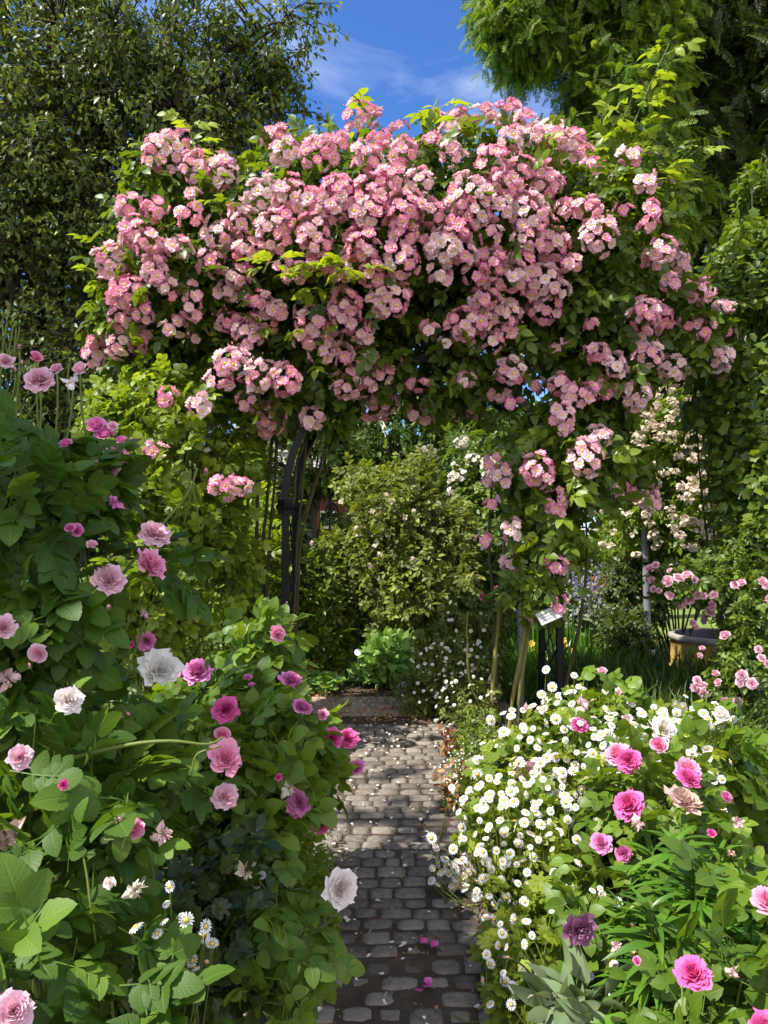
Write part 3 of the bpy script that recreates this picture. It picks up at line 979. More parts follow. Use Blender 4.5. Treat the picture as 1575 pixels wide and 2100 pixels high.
# tree behind the viewer that shades the near left side and the near path
def shade_ell(x, y, z, hz, r, dep=None):
    k = (hz - z) / -LDIR[2]
    return (np.array([x, y, z]) - LDIR * k, np.array([r, r, r * .6]))
shade = [shade_ell(-.75, 1.65, 1.2, 4.2, .40), shade_ell(-.85, 1.75, .9, 4.6, .36), shade_ell(.15, 2.1, 0, 4.8, .30), shade_ell(.2, 2.5, 0, 5.0, .2), shade_ell(.15, 3.5, 0, 5.0, .19), shade_ell(.15, 4.3, 0, 5.3, .15)]
b = np.array([-4.0, .9, 0.0])
tree('shade_tree', 'leafy tree beside the path whose shade falls on the tall left rose bush', 'tree', b, b + [.5, .2, 4.6], .10, shade, 300, 13, .28, [leaf_tpl(1, .3, 2, .3, .22)], .085, MT['tree_leaf'], 90, depth=.9, gap=.2, nf=2.0, limbs=20)

# ------------------------------------------------------------------ arch of black iron
DF, DB = 5.10, 5.68
xl, xr_ = (585 - CX) * DF / F, (1148 - CX) * DF / F
xc, rad = (xl + xr_) / 2, (xr_ - xl) / 2
zs = 1.48
arch = thing('garden_arch', ((xl + xr_) / 2, (DF + DB) / 2, 0), 'black iron rose arch spanning the cobbled path, with lattice sides and collars on its legs', 'garden arch')
W = .046
for d in (DF, DB):
    for x in (xl, xr_):
        m = MB(); m.add(box((x, d, (zs - .04) / 2 - .02), (W, .045, zs + .0), bev=.004)); m.build('post', MT['iron'], arch, smooth=False)
        m = MB()
        m.add(lathe([(.0, -.05), (.050, -.05), (.050, -.025), (.066, 0), (.050, .025), (.050, .05), (0, .05)], (x, d, zs), 4)); o = m.build('collar', MT['iron'], arch, smooth=False)
    m = MB()
    vs, f = [], []
    K_ = 28
    for i in range(K_ + 1):
        a = math.pi * i / K_
        for rr in (rad - W / 2, rad + W / 2):
            for yy in (d - .0225, d + .0225):
                vs.append((xc - rr * math.cos(a), yy, zs + .05 + rr * math.sin(a) * 1.02))
    for i in range(K_):
        q = 4 * i
        f += [(q, q + 4, q + 5, q + 1), (q + 2, q + 3, q + 7, q + 6), (q, q + 2, q + 6, q + 4), (q + 1, q + 5, q + 7, q + 3)]
    m.add(Tpl(vs, f, [(0, 0, .5)] * len(vs))); m.build('hoop', MT['iron'], arch, smooth=False)
for x in (xl, xr_):
    m = MB()
    for s in (-1, 1):
        for k in range(-1, 9):
            z0, z1 = k * .19, k * .19 + .40
            y0, y1 = (DF, DB) if s > 0 else (DB, DF)
            a, b_ = np.array([x, y0, z0]), np.array([x, y1, z1])
            if z1 > zs:
                b_ = a + (b_ - a) * max(0.02, (zs - z0) / (z1 - z0))
            if z0 < 0:
                a = b_ + (a - b_) * (z1 / (z1 - z0))
            m.add(tube(np.array([a, (a + b_) / 2, b_]), .005, 5))
    m.build('lattice_panel', MT['iron'], arch)
for k in range(9):
    a = math.pi * (k + .5) / 9
    m = MB(); m.add(tube(np.array([[xc - rad * math.cos(a), y, zs + .05 + rad * math.sin(a) * 1.02] for y in (DF, (DF + DB) / 2, DB)]), .010, 6)); m.build('crossbar', MT['iron'], arch)

# ------------------------------------------------------------------ the climbing rose on the arch
DR = 5.25
CE = [E(790, 530, DR, 400, 255, .75), E(400, 560, DR, 165, 215, .55), E(1210, 560, DR, 160, 230, .6), E(1385, 680, DR, 85, 110, .35), E(1150, 900, DR - .1, 150, 120, .32), E(600, 760, DR, 190, 110, .5),
      E(270, 660, DR, 65, 170, .3), E(640, 370, DR, 120, 90, .4), E(1010, 370, DR, 170, 110, .45), E(1290, 400, DR, 70, 110, .35), E(340, 380, DR, 75, 80, .3), E(900, 720, DR + .1, 260, 120, .55), E(1250, 770, DR, 110, 80, .35)]
rose = thing('climbing_rose', (xl - .1, 5.3, 0), 'huge climbing rose smothering the black arch with clusters of small pink flowers', 'climbing rose')
fm = MB()
lp, ln_ = shell(CE, 5600, .5, .12, 3.0, .25, 101, inner=.75)
leaves(fm, ROSE, lp, ln_, .165, seed=102, tint=(.1, .7), young=.12, droop=.35)
lp, ln_ = shell([E(790, 540, 5.4, 370, 220, .45), E(400, 560, 5.4, 130, 180, .35), E(1210, 560, 5.4, 130, 190, .35)], 2600, .9, .1, 3.0, .12, 105, inner=.5)
leaves(fm, ROSE_FAR, lp, ln_, .19, seed=106, tint=(0, .4), droop=.35)
# foliage trailing down the right leg and at the outer edges
TR = [E(1150, 960, 5.0, 120, 90, .25), E(1110, 1080, 5.0, 85, 85, .2), E(1100, 1200, 4.98, 60, 55, .15), E(1270, 950, 5.2, 70, 50, .2), E(330, 800, 5.1, 70, 60, .25), E(560, 830, 5.2, 70, 50, .2)]
lp, ln_ = shell(TR, 650, .8, .15, 3.0, .28, 103, inner=.5)
leaves(fm, ROSE, lp, ln_, .17, seed=104, tint=(.2, .85), young=.2, droop=.4)
fm.build('foliage', MT['rose_leaf'], rose)

CL = """335 322 40 42;360 300 24 22;401 356 28 32;467 366 32 40;574 295 26 22;592 325 26 28;660 325 38 36;735 235 27 36;757 335 28 30;549 406 35 34;277 432 28 26;325 437 25 24;284 483 28 32;244 538 34 36;
325 554 30 30;315 508 32 30;274 600 38 36;254 655 30 28;447 488 34 32;503 457 30 30;518 513 28 26;569 478 38 42;605 406 30 32;432 538 28 26;495 564 26 24;650 483 34 44;696 406 38 44;742 503 34 38;762 437 36 38;
462 594 24 26;394 620 17 38;462 655 28 22;361 665 20 20;538 610 25 18;574 630 34 18;645 660 33 36;538 676 34 25;711 615 30 32;203 722 26 34;248 710 24 26;282 699 20 28;343 810 18 20;408 829 20 26;446 775 24 24;
476 741 34 30;518 695 34 30;537 764 32 34;587 771 30 32;552 851 32 38;512 813 18 16;472 1000 42 24;637 843 24 22;765 812 42 38;967 840 18 17;877 860 13 11;930 847 15 14;853 827 12 12;686 431 32 34;765 400 38 34;
828 436 40 42;905 507 40 34;950 522 25 22;823 532 38 36;762 558 26 26;798 608 45 36;709 640 32 34;745 672 26 26;742 723 30 28;658 723 22 24;699 730 20 22;945 657 32 36;980 646 26 24;955 405 40 38;935 469 30 28;
990 608 28 26;879 664 15 14;705 785 30 28;826 325 28 28;805 372 26 26;826 480 30 28;897 249 24 22;943 259 25 24;920 284 20 18;922 325 24 28;993 249 22 20;1044 234 30 26;1075 259 20 20;1049 295 28 26;1090 290 18 16;
1130 262 25 18;1176 282 22 18;1181 325 28 26;1130 290 20 18;1100 340 20 18;1003 345 34 32;1059 361 25 26;1110 386 28 30;1029 391 34 30;968 440 32 30;1151 386 15 14;943 432 28 26;1019 427 25 22;1075 442 42 42;1075 488 34 32;
1207 437 28 26;1227 488 36 38;1125 503 30 32;1141 543 16 16;1176 543 20 20;1313 386 22 20;1283 335 22 18;1324 442 15 30;1004 538 25 26;1039 569 34 30;1100 574 38 36;1125 625 36 34;1029 635 30 28;953 690 20 18;1029 675 24 26;
1344 518 28 28;1384 538 28 34;1364 579 22 18;1313 640 34 32;1359 655 30 26;1430 609 26 26;1471 635 22 16;1438 676 16 22;1488 681 12 16;1227 715 20 22;1319 733 28 30;1383 748 28 30;1462 729 24 28;1481 779 14 24;1260 752 24 24;1298 800 28 30;
1235 790 26 22;1040 755 28 28;1090 778 16 16;1144 800 26 22;1190 815 30 22;1221 800 22 22;1153 856 26 22;1157 892 14 12;1226 893 22 22;1196 941 34 38;1106 963 32 34;1041 971 20 20;1020 941 14 16;1003 984 13 16;1140 1023 22 28;
1007 1031 14 14;1256 999 15 16;1294 1006 20 22;1333 1023 22 24;1059 1083 18 20;1050 1156 20 20;1131 1169 24 18;1138 1229 13 20;1093 1263 11 14;992 1108 14 16;320 924 24 14;740 776 24 24;1005 700 20 18;1020 800 18 14;1060 835 16 14;
730 440 26 24;600 450 26 26;640 420 26 24;860 380 26 24;880 440 26 26;900 560 24 20;700 560 26 22;660 540 24 22;610 560 24 22;580 540 22 20;390 450 24 22;370 510 24 22;350 590 22 20;300 640 22 20;1160 440 22 20;1000 480 24 22;
1060 540 26 22;970 560 24 22;1150 590 22 20;620 700 22 22;680 680 22 20;860 780 16 14;790 760 18 16;950 770 18 16;915 700 14 12;760 245 16 18;1215 350 18 18;1165 300 16 14;700 300 18 20;780 300 18 20"""
RF = [rambler_tpl(s) for s in range(5)]
BUDLET = lump((0, .2, 0), (.16, .26, .16), 2, 6, 4, .05)
BUDLET.a[:, 1] = .9
cl = []
for s in CL.replace('\n', '').split(';'):
    a = [float(q) for q in s.split()]
    if len(a) == 4: cl.append(a)
cl.sort(key=lambda a: -a[2] * a[3])
rest = MB()
FD = .034
PALE = {(549, 406), (447, 488), (592, 325), (905, 507)}
def truss(mbx, c, n, rxx, rzz, tint0, seed, fd=FD, stalk=None):
    r = np.random.default_rng(seed)
    a = np.array([rxx, min(rxx, rzz) * .85, rzz])
    N = max(3, int(2.1 * (rxx * rzz) / (fd * .92) ** 2))
    i = np.arange(N) + .5
    ph = np.arccos(1 - 1.55 * i / N); th = i * 2.39996
    loc = np.stack([np.sin(ph) * np.cos(th), -np.cos(ph) * 1.0, np.sin(ph) * np.sin(th)], 1)      # dome facing -y
    # turn the dome towards n mixed with the viewer side
    ax = nrm(n * .5 + np.array([0, -.8, .25]))
    x = nrm(np.cross(np.array([0, 0, 1.0]), -ax)); z = np.cross(-ax, x) * -1
    z = nrm(np.cross(x, -ax)) 
    B = np.stack([x, -ax, z], 1)
    loc = loc @ B.T
    jit = 1 + r.normal(size=N) * .10
    p = c + loc * a * jit[:, None] + r.normal(size=(N, 3)) * fd * .18
    nn = nrm(loc / a * a.mean() + r.normal(size=(N, 3)) * .32 + np.array([0, -.15, .22]))
    xx = nrm(np.cross(np.tile(np.array([.3, .1, 1.0]), (N, 1)), nn)); yy = np.cross(nn, xx)
    R = np.stack([xx, yy, nn], -1)
    ang = r.uniform(0, 6.28, N)
    R = np.einsum('nij,njk->nik', R, np.stack([rz(q) for q in ang]))
    t = np.clip(tint0 + r.normal(size=N) * .30, 0, 1)
    k = r.integers(0, 5, N)
    for j in range(5):
        q = k == j
        mbx.inst(RF[j], p[q], R[q], fd * r.uniform(.82, 1.18, q.sum()), t[q])
    if stalk is not None:
        nb = r.integers(3, 9)
        bl = nrm(r.normal(size=(nb, 3)) + np.array([0, -.7, .5]))
        bp_ = c + bl * a * r.uniform(1.0, 1.45, nb)[:, None]
        for q in range(nb):
            mbx.inst(BUDLET, bp_[q][None], frames(bl[q][None], r.normal(size=(1, 3))), np.array([fd * r.uniform(.6, 1.0)]), np.array([r.uniform(0, .3)]))
            mbx.add(tube(np.array([c, c * .4 + bp_[q] * .6 + [0, 0, -.006], bp_[q]]), .0014, 3), mat=stalk)
        hub = c + np.array([0, .5, -.35]) * a
        for q in range(N):
            mbx.add(tube(np.array([hub, hub * .4 + p[q] * .6 + [0, .004, -.006], p[q]]), .0016, 3), mat=stalk)
for i, (px, py, ax_, az_) in enumerate(cl):
    c, n = hull_hit(CE + TR, px, py, .045)
    if c[1] > 5.75 or c[1] < 4.3: c = P(px, py, 5.15)
    if px < 480 and py > 740: c = P(px, py, 4.35)        # trailing in front of the leafy bush
    d = c[1]
    tint0 = 1.0 if (px, py) in PALE else rng.uniform(.1, .72)
    if i < 99:
        m = MB(); truss(m, c, n, M(ax_, d) * .92, M(az_, d) * .92, tint0, 300 + i, stalk=2)
        m.build('flower_cluster', [MT['rambler'], MT['stamen'], MT['stem']], rose, origin=c)
    else:
        truss(rest, c, n, M(ax_, d) * .92, M(az_, d) * .92, tint0, 300 + i)
# loose single flowers between the clusters and some on the far side
lp, ln_ = shell(CE[:4] + CE[5:10], 700, .1, .1, 3, .2, 140, inner=.95)
for i in range(len(lp)):
    if i % 8 == 0 or (lp[i][1] > 5.4 and i % 2):
        truss(rest, lp[i], ln_[i] if lp[i][1] < 5.4 else ln_[i], .045, .04, rng.uniform(.1, .5), 900 + i)
o = rest.build('small_flower_clusters', [MT['rambler'], MT['stamen']], rose); o['kind'] = 'stuff'
# canes
def cane(pts_px, d0, d1, r0, mat, n=22, grp=rose):
    k = len(pts_px)
    pts = [P(x, y, d0 + (d1 - d0) * i / (k - 1)) for i, (x, y) in enumerate(pts_px)]
    cp = spline(pts, n)
    cp += np.stack([.035 * (vnoise(cp + 7 * k, 2.2, k) - .5) + .012 * (vnoise(cp + 3 * k, 9, k) - .5) for k in (1, 2, 3)], 1)
    m = MB(); m.add(tube(cp, np.linspace(r0, r0 * .6, n) * (1 + .15 * rng.normal(size=n)), 7, rng.random()))
    return m.build('cane', mat, grp)
gyb = lambda d: HY + H * F / d
for (pts, d0, d1, r0, mt) in [
    ([(1010, gyb(5.1)), (1008, 1440), (1018, 1300), (1030, 1150), (1050, 980), (1090, 850)], 5.1, 5.3, .016, 'cane'),
    ([(1025, gyb(5.2)), (1020, 1440), (1012, 1250), (1000, 1120), (1010, 980)], 5.2, 5.4, .014, 'dark_cane'),
    ([(1042, gyb(5.0)), (1050, 1430), (1068, 1310), (1090, 1240), (1100, 1100), (1120, 950)], 5.0, 5.1, .015, 'cane'),
    ([(1060, gyb(5.1)), (1068, 1400), (1085, 1280), (1085, 1100), (1100, 900)], 5.1, 5.3, .013, 'cane'),
    ([(1000, gyb(5.15)), (985, 1450), (960, 1390), (955, 1290), (958, 1250)], 5.15, 5.2, .009, 'cane'),
    ([(1150, gyb(5.3)), (1165, 1390), (1190, 1260), (1206, 1150), (1203, 1080), (1195, 1000), (1180, 880)], 5.3, 5.4, .012, 'dark_cane'),
    ([(1150, 1095), (1185, 1050), (1230, 990), (1280, 930)], 5.1, 5.3, .012, 'dark_cane'),
    ([(490, gyb(5.2)), (500, 1300), (505, 1100), (510, 950), (540, 800)], 5.2, 5.3, .017, 'dark_cane'),
    ([(515, gyb(5.25)), (520, 1300), (530, 1150), (525, 980), (500, 820)], 5.25, 5.3, .019, 'dark_cane'),
    ([(540, gyb(5.2)), (545, 1300), (540, 1120), (550, 980), (560, 850)], 5.2, 5.3, .016, 'dark_cane'),
    ([(555, gyb(5.1)), (548, 1300), (552, 1150), (560, 1000), (570, 850)], 5.1, 5.3, .015, 'dark_cane'),
    ([(530, gyb(5.3)), (510, 1300), (490, 1100), (470, 950), (440, 820)], 5.3, 5.2, .014, 'dark_cane'),
    ([(602, gyb(5.3)), (606, 1300), (612, 1150), (618, 1000), (630, 880), (650, 780)], 5.3, 5.4, .015, 'dark_cane'),
    ([(606, gyb(5.3)), (612, 1250), (620, 1080), (655, 970), (690, 880), (720, 820)], 5.3, 5.4, .011, 'dark_cane'),
    ([(612, 1090), (640, 1010), (665, 930), (680, 850)], 5.35, 5.4, .010, 'dark_cane'),
    ([(598, 1040), (608, 940), (640, 880), (670, 850)], 5.3, 5.4, .012, 'dark_cane')]:
    cane(pts, d0, d1, r0, MT[mt])
# long upright young shoots at the top
def shoot(pts, d, n, size, mbf, mbs, seed):
    r = np.random.default_rng(seed)
    P3 = spline([P(x, y, d) for x, y in pts], 30)
    mbs.add(tube(P3, np.linspace(.006, .0025, 30), 5, .5))
    idx = np.linspace(4, 29, n).astype(int)
    pos = P3[idx]
    a = np.arange(n) * 2.4 + r.uniform(0, 6)
    dd = np.stack([np.cos(a), np.sin(a) * .8 - .3, r.uniform(-.05, .5, n)], 1)
    z = np.tile(np.array([0, -.35, 1.0]), (n, 1)) + r.normal(size=(n, 3)) * .3
    R = frames(dd, z)
    k = r.integers(0, 4, n)
    for j in range(4):
        q = k == j
        mbf.inst(ROSE[j], pos[q], R[q], size * r.uniform(.7, 1.15, q.sum()), r.uniform(.75, 1, q.sum()))
sf, ss = MB(), MB()
for i, (pts, n) in enumerate([([(1235, 420), (1280, 300), (1330, 180), (1372, 90)], 17), ([(1270, 420), (1330, 360), (1400, 330), (1440, 300)], 10), ([(1220, 470), (1250, 360), (1275, 250), (1300, 190)], 12), ([(1290, 460), (1330, 400), (1380, 380), (1420, 400)], 9),
                              ([(905, 300), (900, 250), (897, 205)], 6), ([(410, 360), (395, 290), (380, 245)], 9), ([(260, 560), (230, 520), (205, 500)], 5), ([(250, 600), (215, 575), (195, 565)], 4), ([(1000, 330), (985, 300), (990, 280)], 4), ([(740, 330), (745, 280), (730, 240)], 4),
                              ([(1300, 480), (1350, 440), (1390, 450)], 7), ([(620, 570), (660, 545), (700, 540)], 9), ([(680, 600), (690, 560), (720, 545)], 8), ([(540, 560), (550, 540), (570, 535)], 5)]):
    shoot(pts, 5.0 if i not in (11, 12, 13) else 4.45, n, .20, sf, ss, 700 + i)
sf.build('young_foliage', MT['lime_leaf'], rose)
ss.build('young_shoots', MT['stem'], rose)

# ------------------------------------------------------------------ shrubs, roses and flowers
def bush(name, label, cat, ells, n, tpls, size, mat, seed, nst=14, stem_r=.006, group=None, base=None, depth=.5, amp=.2, nf=3.0, gap=.3, tint=(.2, .75), young=.08, droop=.25, stem_mat='stem',
         out=.5, up=.7, face=.4, sway=.12, inner=.7, szv=.3, shoots=0):
    c = np.mean([e[0] for e in ells], 0)
    b = np.array([c[0], c[1], gz(c[1])]) if base is None else np.asarray(base, float)
    root = thing(name, b, label, cat, group)
    fm = MB()
    p, nn = shell(ells, n, depth, amp, nf, gap, seed, inner=inner, zmin=b[2] + .03, nseed=seed)
    leaves(fm, tpls, p, nn, size, seed=seed + 1, tint=tint, young=young, droop=droop, out=out, up=up, face=face, szv=szv)
    fm.build('foliage', MT[mat], root)
    if nst:
        sm = MB()
        r = np.random.default_rng(seed + 2)
        stems(sm, b, p[r.integers(0, len(p), nst)], stem_r, sway, seed + 3)
        sm.build('stems', MT[stem_mat], root)
    root['_e'] = seed
    ELLS[root.name] = ells
    return root
ELLS = {}
POOL = {}
SHAPES = {'rose': lambda s: rose_tpl(52, s, .46, -.10, ruf=.13), 'cup': lambda s: cup_rose_tpl(16, s), 'wilt': lambda s: wilted_tpl(s), 'bud': lambda s: bud_tpl(s), 'open': lambda s: rose_tpl(34, s, .42, .02, ruf=.16)}
def bloom_mesh(shape, mat, var):
    key = (shape, mat, var)
    if key not in POOL:
        m = MB(); m.add(SHAPES[shape](hash((shape, var)) % 1000 if False else var * 17 + len(shape)))
        o = m.build('bloom', [MT[mat], MT['stem']], origin=(0, 0, 0))
        POOL[key] = o.data
        bpy.data.objects.remove(o)
    return POOL[key]
def bloom(root, spec, toward=.5, upw=.35, push=.055, d=None):
    """spec: px py r shape material [label]"""
    px, py, rp, shape, mat = spec[:5]
    if d is None:
        p, n = hull_hit(ELLS[root.name], px, py, push)
    else:
        p, n = P(px, py, d), nrm(np.array([0, -.6, .6]))
    s = int(px * 7 + py * 13)
    k = M(rp, p[1]) / 1.0
    R = face_frame(n, s, toward, upw)
    nm = {'bud': 'bud', 'wilt': 'faded_bloom'}.get(shape, 'bloom')
    return put(nm, bloom_mesh(shape, mat, s % (4 if shape == 'rose' else 2)), root, p, R, k, spec[5] if len(spec) > 5 else None)

# ---- left side, nearest first
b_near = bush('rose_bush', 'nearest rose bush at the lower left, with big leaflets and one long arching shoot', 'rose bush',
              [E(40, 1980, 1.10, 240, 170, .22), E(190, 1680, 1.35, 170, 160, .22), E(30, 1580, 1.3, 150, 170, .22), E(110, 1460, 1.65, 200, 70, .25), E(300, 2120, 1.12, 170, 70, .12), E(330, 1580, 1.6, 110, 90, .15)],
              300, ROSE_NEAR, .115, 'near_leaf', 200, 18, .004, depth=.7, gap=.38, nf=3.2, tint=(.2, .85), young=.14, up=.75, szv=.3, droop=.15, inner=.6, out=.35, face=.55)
for s in [(225, 1712, 34, 'cup', 'pink'), (280, 1712, 28, 'wilt', 'wilt'), (20, 1800, 46, 'wilt', 'wilt'), (15, 2085, 38, 'rose', 'pale_pink'), (10, 1575, 24, 'rose', 'pale_pink'), (95, 1480, 28, 'rose', 'blush'),
          (85, 1385, 24, 'cup', 'pink'), (415, 1570, 36, 'open', 'pink'), (413, 1615, 26, 'rose', 'pale_pink'), (456, 1507, 19, 'cup', 'pink'), (328, 1372, 40, 'open', 'white', 'full white bloom held above the leaves'), (337, 1480, 27, 'wilt', 'wiltwhite'),
          (75, 1610, 12, 'cup', 'magenta'), (200, 1487, 8, 'bud', 'bud'), (215, 1487, 8, 'bud', 'bud'), (45, 1430, 8, 'bud', 'bud'), (235, 1790, 26, 'wilt', 'wiltwhite'), (195, 1783, 14, 'cup', 'blush')]:
    bloom(b_near, s)
m = MB(); m.add(tube(spline([P(60, 1590, 1.35), P(180, 1545, 1.3), P(290, 1522, 1.28), P(370, 1518, 1.28), P(440, 1535, 1.3), P(456, 1512, 1.32)], 24), np.linspace(.0055, .002, 24), 7)); m.build('long_shoot', MT['stem'], b_near)
m = MB(); m.add(tube(spline([P(450, 1530, 1.3), P(400, 1545, 1.3), P(392, 1590, 1.3)], 12), .002, 6)); m.build('side_shoot', MT['stem'], b_near)

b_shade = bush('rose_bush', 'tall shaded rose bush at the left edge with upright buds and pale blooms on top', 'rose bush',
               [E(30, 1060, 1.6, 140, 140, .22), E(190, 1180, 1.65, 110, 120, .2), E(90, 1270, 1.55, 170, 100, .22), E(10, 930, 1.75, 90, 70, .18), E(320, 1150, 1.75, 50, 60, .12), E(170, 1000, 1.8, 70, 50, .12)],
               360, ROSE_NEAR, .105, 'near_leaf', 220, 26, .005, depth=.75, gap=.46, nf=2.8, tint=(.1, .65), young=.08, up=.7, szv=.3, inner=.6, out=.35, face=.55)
for s in [(80, 778, 29, 'rose', 'pale_pink'), (73, 733, 15, 'cup', 'pink'), (40, 712, 8, 'bud', 'bud'), (117, 757, 14, 'cup', 'pale_pink'), (165, 757, 17, 'cup', 'pale_pink'), (150, 782, 24, 'wilt', 'blush'), (12, 740, 16, 'rose', 'pale_pink'),
          (198, 874, 22, 'cup', 'mauve'), (216, 893, 22, 'cup', 'mauve'), (231, 874, 12, 'cup', 'pale_pink'), (135, 912, 16, 'cup', 'mauve'), (237, 935, 23, 'rose', 'pink'), (225, 963, 20, 'rose', 'pale_pink'), (249, 903, 12, 'cup', 'mauve'),
          (195, 1187, 32, 'rose', 'pale_pink'), (265, 1165, 36, 'open', 'pink'), (276, 1118, 32, 'rose', 'pale_pink'), (18, 1290, 25, 'rose', 'pale_pink'), (70, 1315, 22, 'cup', 'pale_pink'), (22, 1342, 30, 'wilt', 'wilt'),
          (113, 1080, 16, 'cup', 'mauve'), (184, 1040, 22, 'wilt', 'mauve'), (145, 1120, 12, 'cup', 'mauve'), (172, 1142, 12, 'cup', 'pale_pink'), (185, 1263, 11, 'bud', 'bud'), (423, 968, 12, 'bud', 'bud'), (178, 977, 9, 'bud', 'bud'), (270, 900, 9, 'bud', 'bud'),
          (55, 918, 11, 'rose', 'red', 'small dark red bloom'), (246, 1265, 14, 'wilt', 'wilt')]:
    bloom(b_shade, s, push=.05)
bu = MB()
r = np.random.default_rng(5)
for i, (px, py) in enumerate([(5, 645), (14, 655), (26, 660), (40, 662), (8, 690), (33, 665), (45, 745), (143, 740), (40, 770), (32, 760), (172, 795), (95, 760), (390, 952), (400, 958), (383, 968), (150, 1245)]):
    p = P(px, py, 1.9)
    o = put('bud', bloom_mesh('bud', 'bud' if i in (6, 9) else 'sedum', i % 2), b_shade, p, frames(np.array([1., 0, 0]), np.array([r.normal() * .2, r.normal() * .2, 1.])), M(8, 1.9))
    bu.add(tube(bez([p - [0, 0, .01], p + [r.normal() * .01, 0, -.05], p + [r.normal() * .04, 0.02, -.14]], 8), .0022, 5))
for i, (px, py) in enumerate([(80, 778), (73, 733), (117, 757), (165, 757), (150, 782), (40, 712)]):
    p = P(px, py, 1.9)
    bu.add(tube(bez([p - [0, 0, .01], p + [r.normal() * .01, 0, -.07], p + [r.normal() * .04, 0.02, -.2]], 8), .0026, 5))
bu.add(tube(spline([P(60, 1250, 1.7), P(130, 1150, 1.7), P(200, 1020, 1.75), P(232, 970, 1.8)], 16), np.linspace(.005, .0025, 16), 6))
bu.add(tube(spline([P(250, 1180, 1.75), P(320, 1090, 1.75), P(390, 1010, 1.8), P(405, 960, 1.8)], 16), np.linspace(.004, .002, 16), 6))
bu.build('flower_stalks', MT['stem'], b_shade)

b_lime = bush('rose_bush', 'leafy bright yellow green rose bush filling the space left of the arch leg', 'rose bush',
              [E(370, 880, 4.9, 115, 110, .45), E(330, 1020, 4.6, 130, 120, .45), E(455, 940, 5.0, 75, 90, .35), E(410, 1140, 4.7, 120, 130, .45), E(300, 1210, 4.4, 120, 110, .45), E(320, 755, 5.0, 50, 45, .2), E(230, 850, 4.9, 60, 60, .25)],
              3000, ROSE_MID, .118, 'lime_leaf', 240, 40, .007, depth=.8, gap=.42, nf=2.1, tint=(.05, .8), young=.14, inner=.65, out=.4, face=.55)
for s in [(345, 825, 12, 'rose', 'pale_pink'), (308, 925, 13, 'wilt', 'pale_pink'), (268, 985, 13, 'cup', 'pale_pink'), (297, 1297, 19, 'rose', 'mauve'), (270, 1302, 9, 'cup', 'magenta'), (430, 925, 9, 'wilt', 'blush')]:
    bloom(b_lime, s)

b_mag = bush('rose_bush', 'rose bush with rounded leaves and mauve pink blooms leaning over the left path edge', 'rose bush',
             [E(545, 1500, 2.5, 105, 90, .35), E(460, 1580, 2.35, 120, 110, .35), E(610, 1580, 2.5, 65, 90, .25), E(535, 1340, 2.8, 55, 80, .2), E(510, 1660, 2.3, 100, 90, .3), E(420, 1450, 2.6, 90, 60, .3), E(490, 1420, 2.8, 70, 60, .25)],
             900, ROSE_MID, .112, 'mid_leaf', 260, 24, .004, depth=.65, gap=.38, nf=3.0, tint=(.2, .85), young=.12, up=.75, inner=.62, out=.35, face=.55)
for s in [(405, 1410, 28, 'rose', 'mauve'), (366, 1418, 15, 'rose', 'mauve'), (549, 1313, 17, 'rose', 'pink'), (584, 1427, 23, 'rose', 'mauve'), (597, 1475, 22, 'rose', 'mauve'), (479, 1484, 27, 'rose', 'magenta'), (662, 1466, 12, 'rose', 'pink'),
          (655, 1531, 21, 'rose', 'magenta'), (714, 1515, 22, 'rose', 'magenta'), (732, 1574, 16, 'rose', 'mauve'), (602, 1634, 26, 'open', 'mauve'), (643, 1668, 26, 'rose', 'mauve'), (660, 1690, 20, 'rose', 'magenta'), (515, 1425, 10, 'cup', 'mauve'),
          (520, 1440, 8, 'cup', 'mauve'), (536, 1600, 9, 'cup', 'magenta'), (565, 1640, 22, 'wilt', 'wiltwhite'), (540, 1250, 7, 'bud', 'bud'), (552, 1260, 7, 'bud', 'bud'), (588, 1237, 5, 'bud', 'bud'), (520, 1400, 5, 'bud', 'bud'), (735, 1505, 7, 'bud', 'bud')]:
    bloom(b_mag, s)

b_white = bush('rose_bush', 'low rose bush with one very full blush white bloom beside the bottom of the path', 'rose bush',
               [E(570, 1890, 1.75, 75, 70, .15), E(600, 1990, 1.65, 50, 80, .12), E(530, 2010, 1.7, 90, 90, .2), E(540, 1870, 1.8, 50, 60, .12)],
               100, ROSE_NEAR, .095, 'mid_leaf', 280, 10, .004, depth=.6, gap=.2, nf=4, tint=(.3, .85), young=.15, up=.8, inner=.6)
for s in [(627, 1868, 36, 'rose', 'blush', 'very full blush white bloom'), (505, 1785, 27, 'wilt', 'wiltwhite'), (710, 1955, 9, 'bud', 'cream'), (476, 2030, 12, 'bud', 'peach'), (450, 2050, 10, 'wilt', 'wiltwhite'), (572, 2045, 8, 'bud', 'cream')]:
    bloom(b_white, s, toward=.9, push=.10)

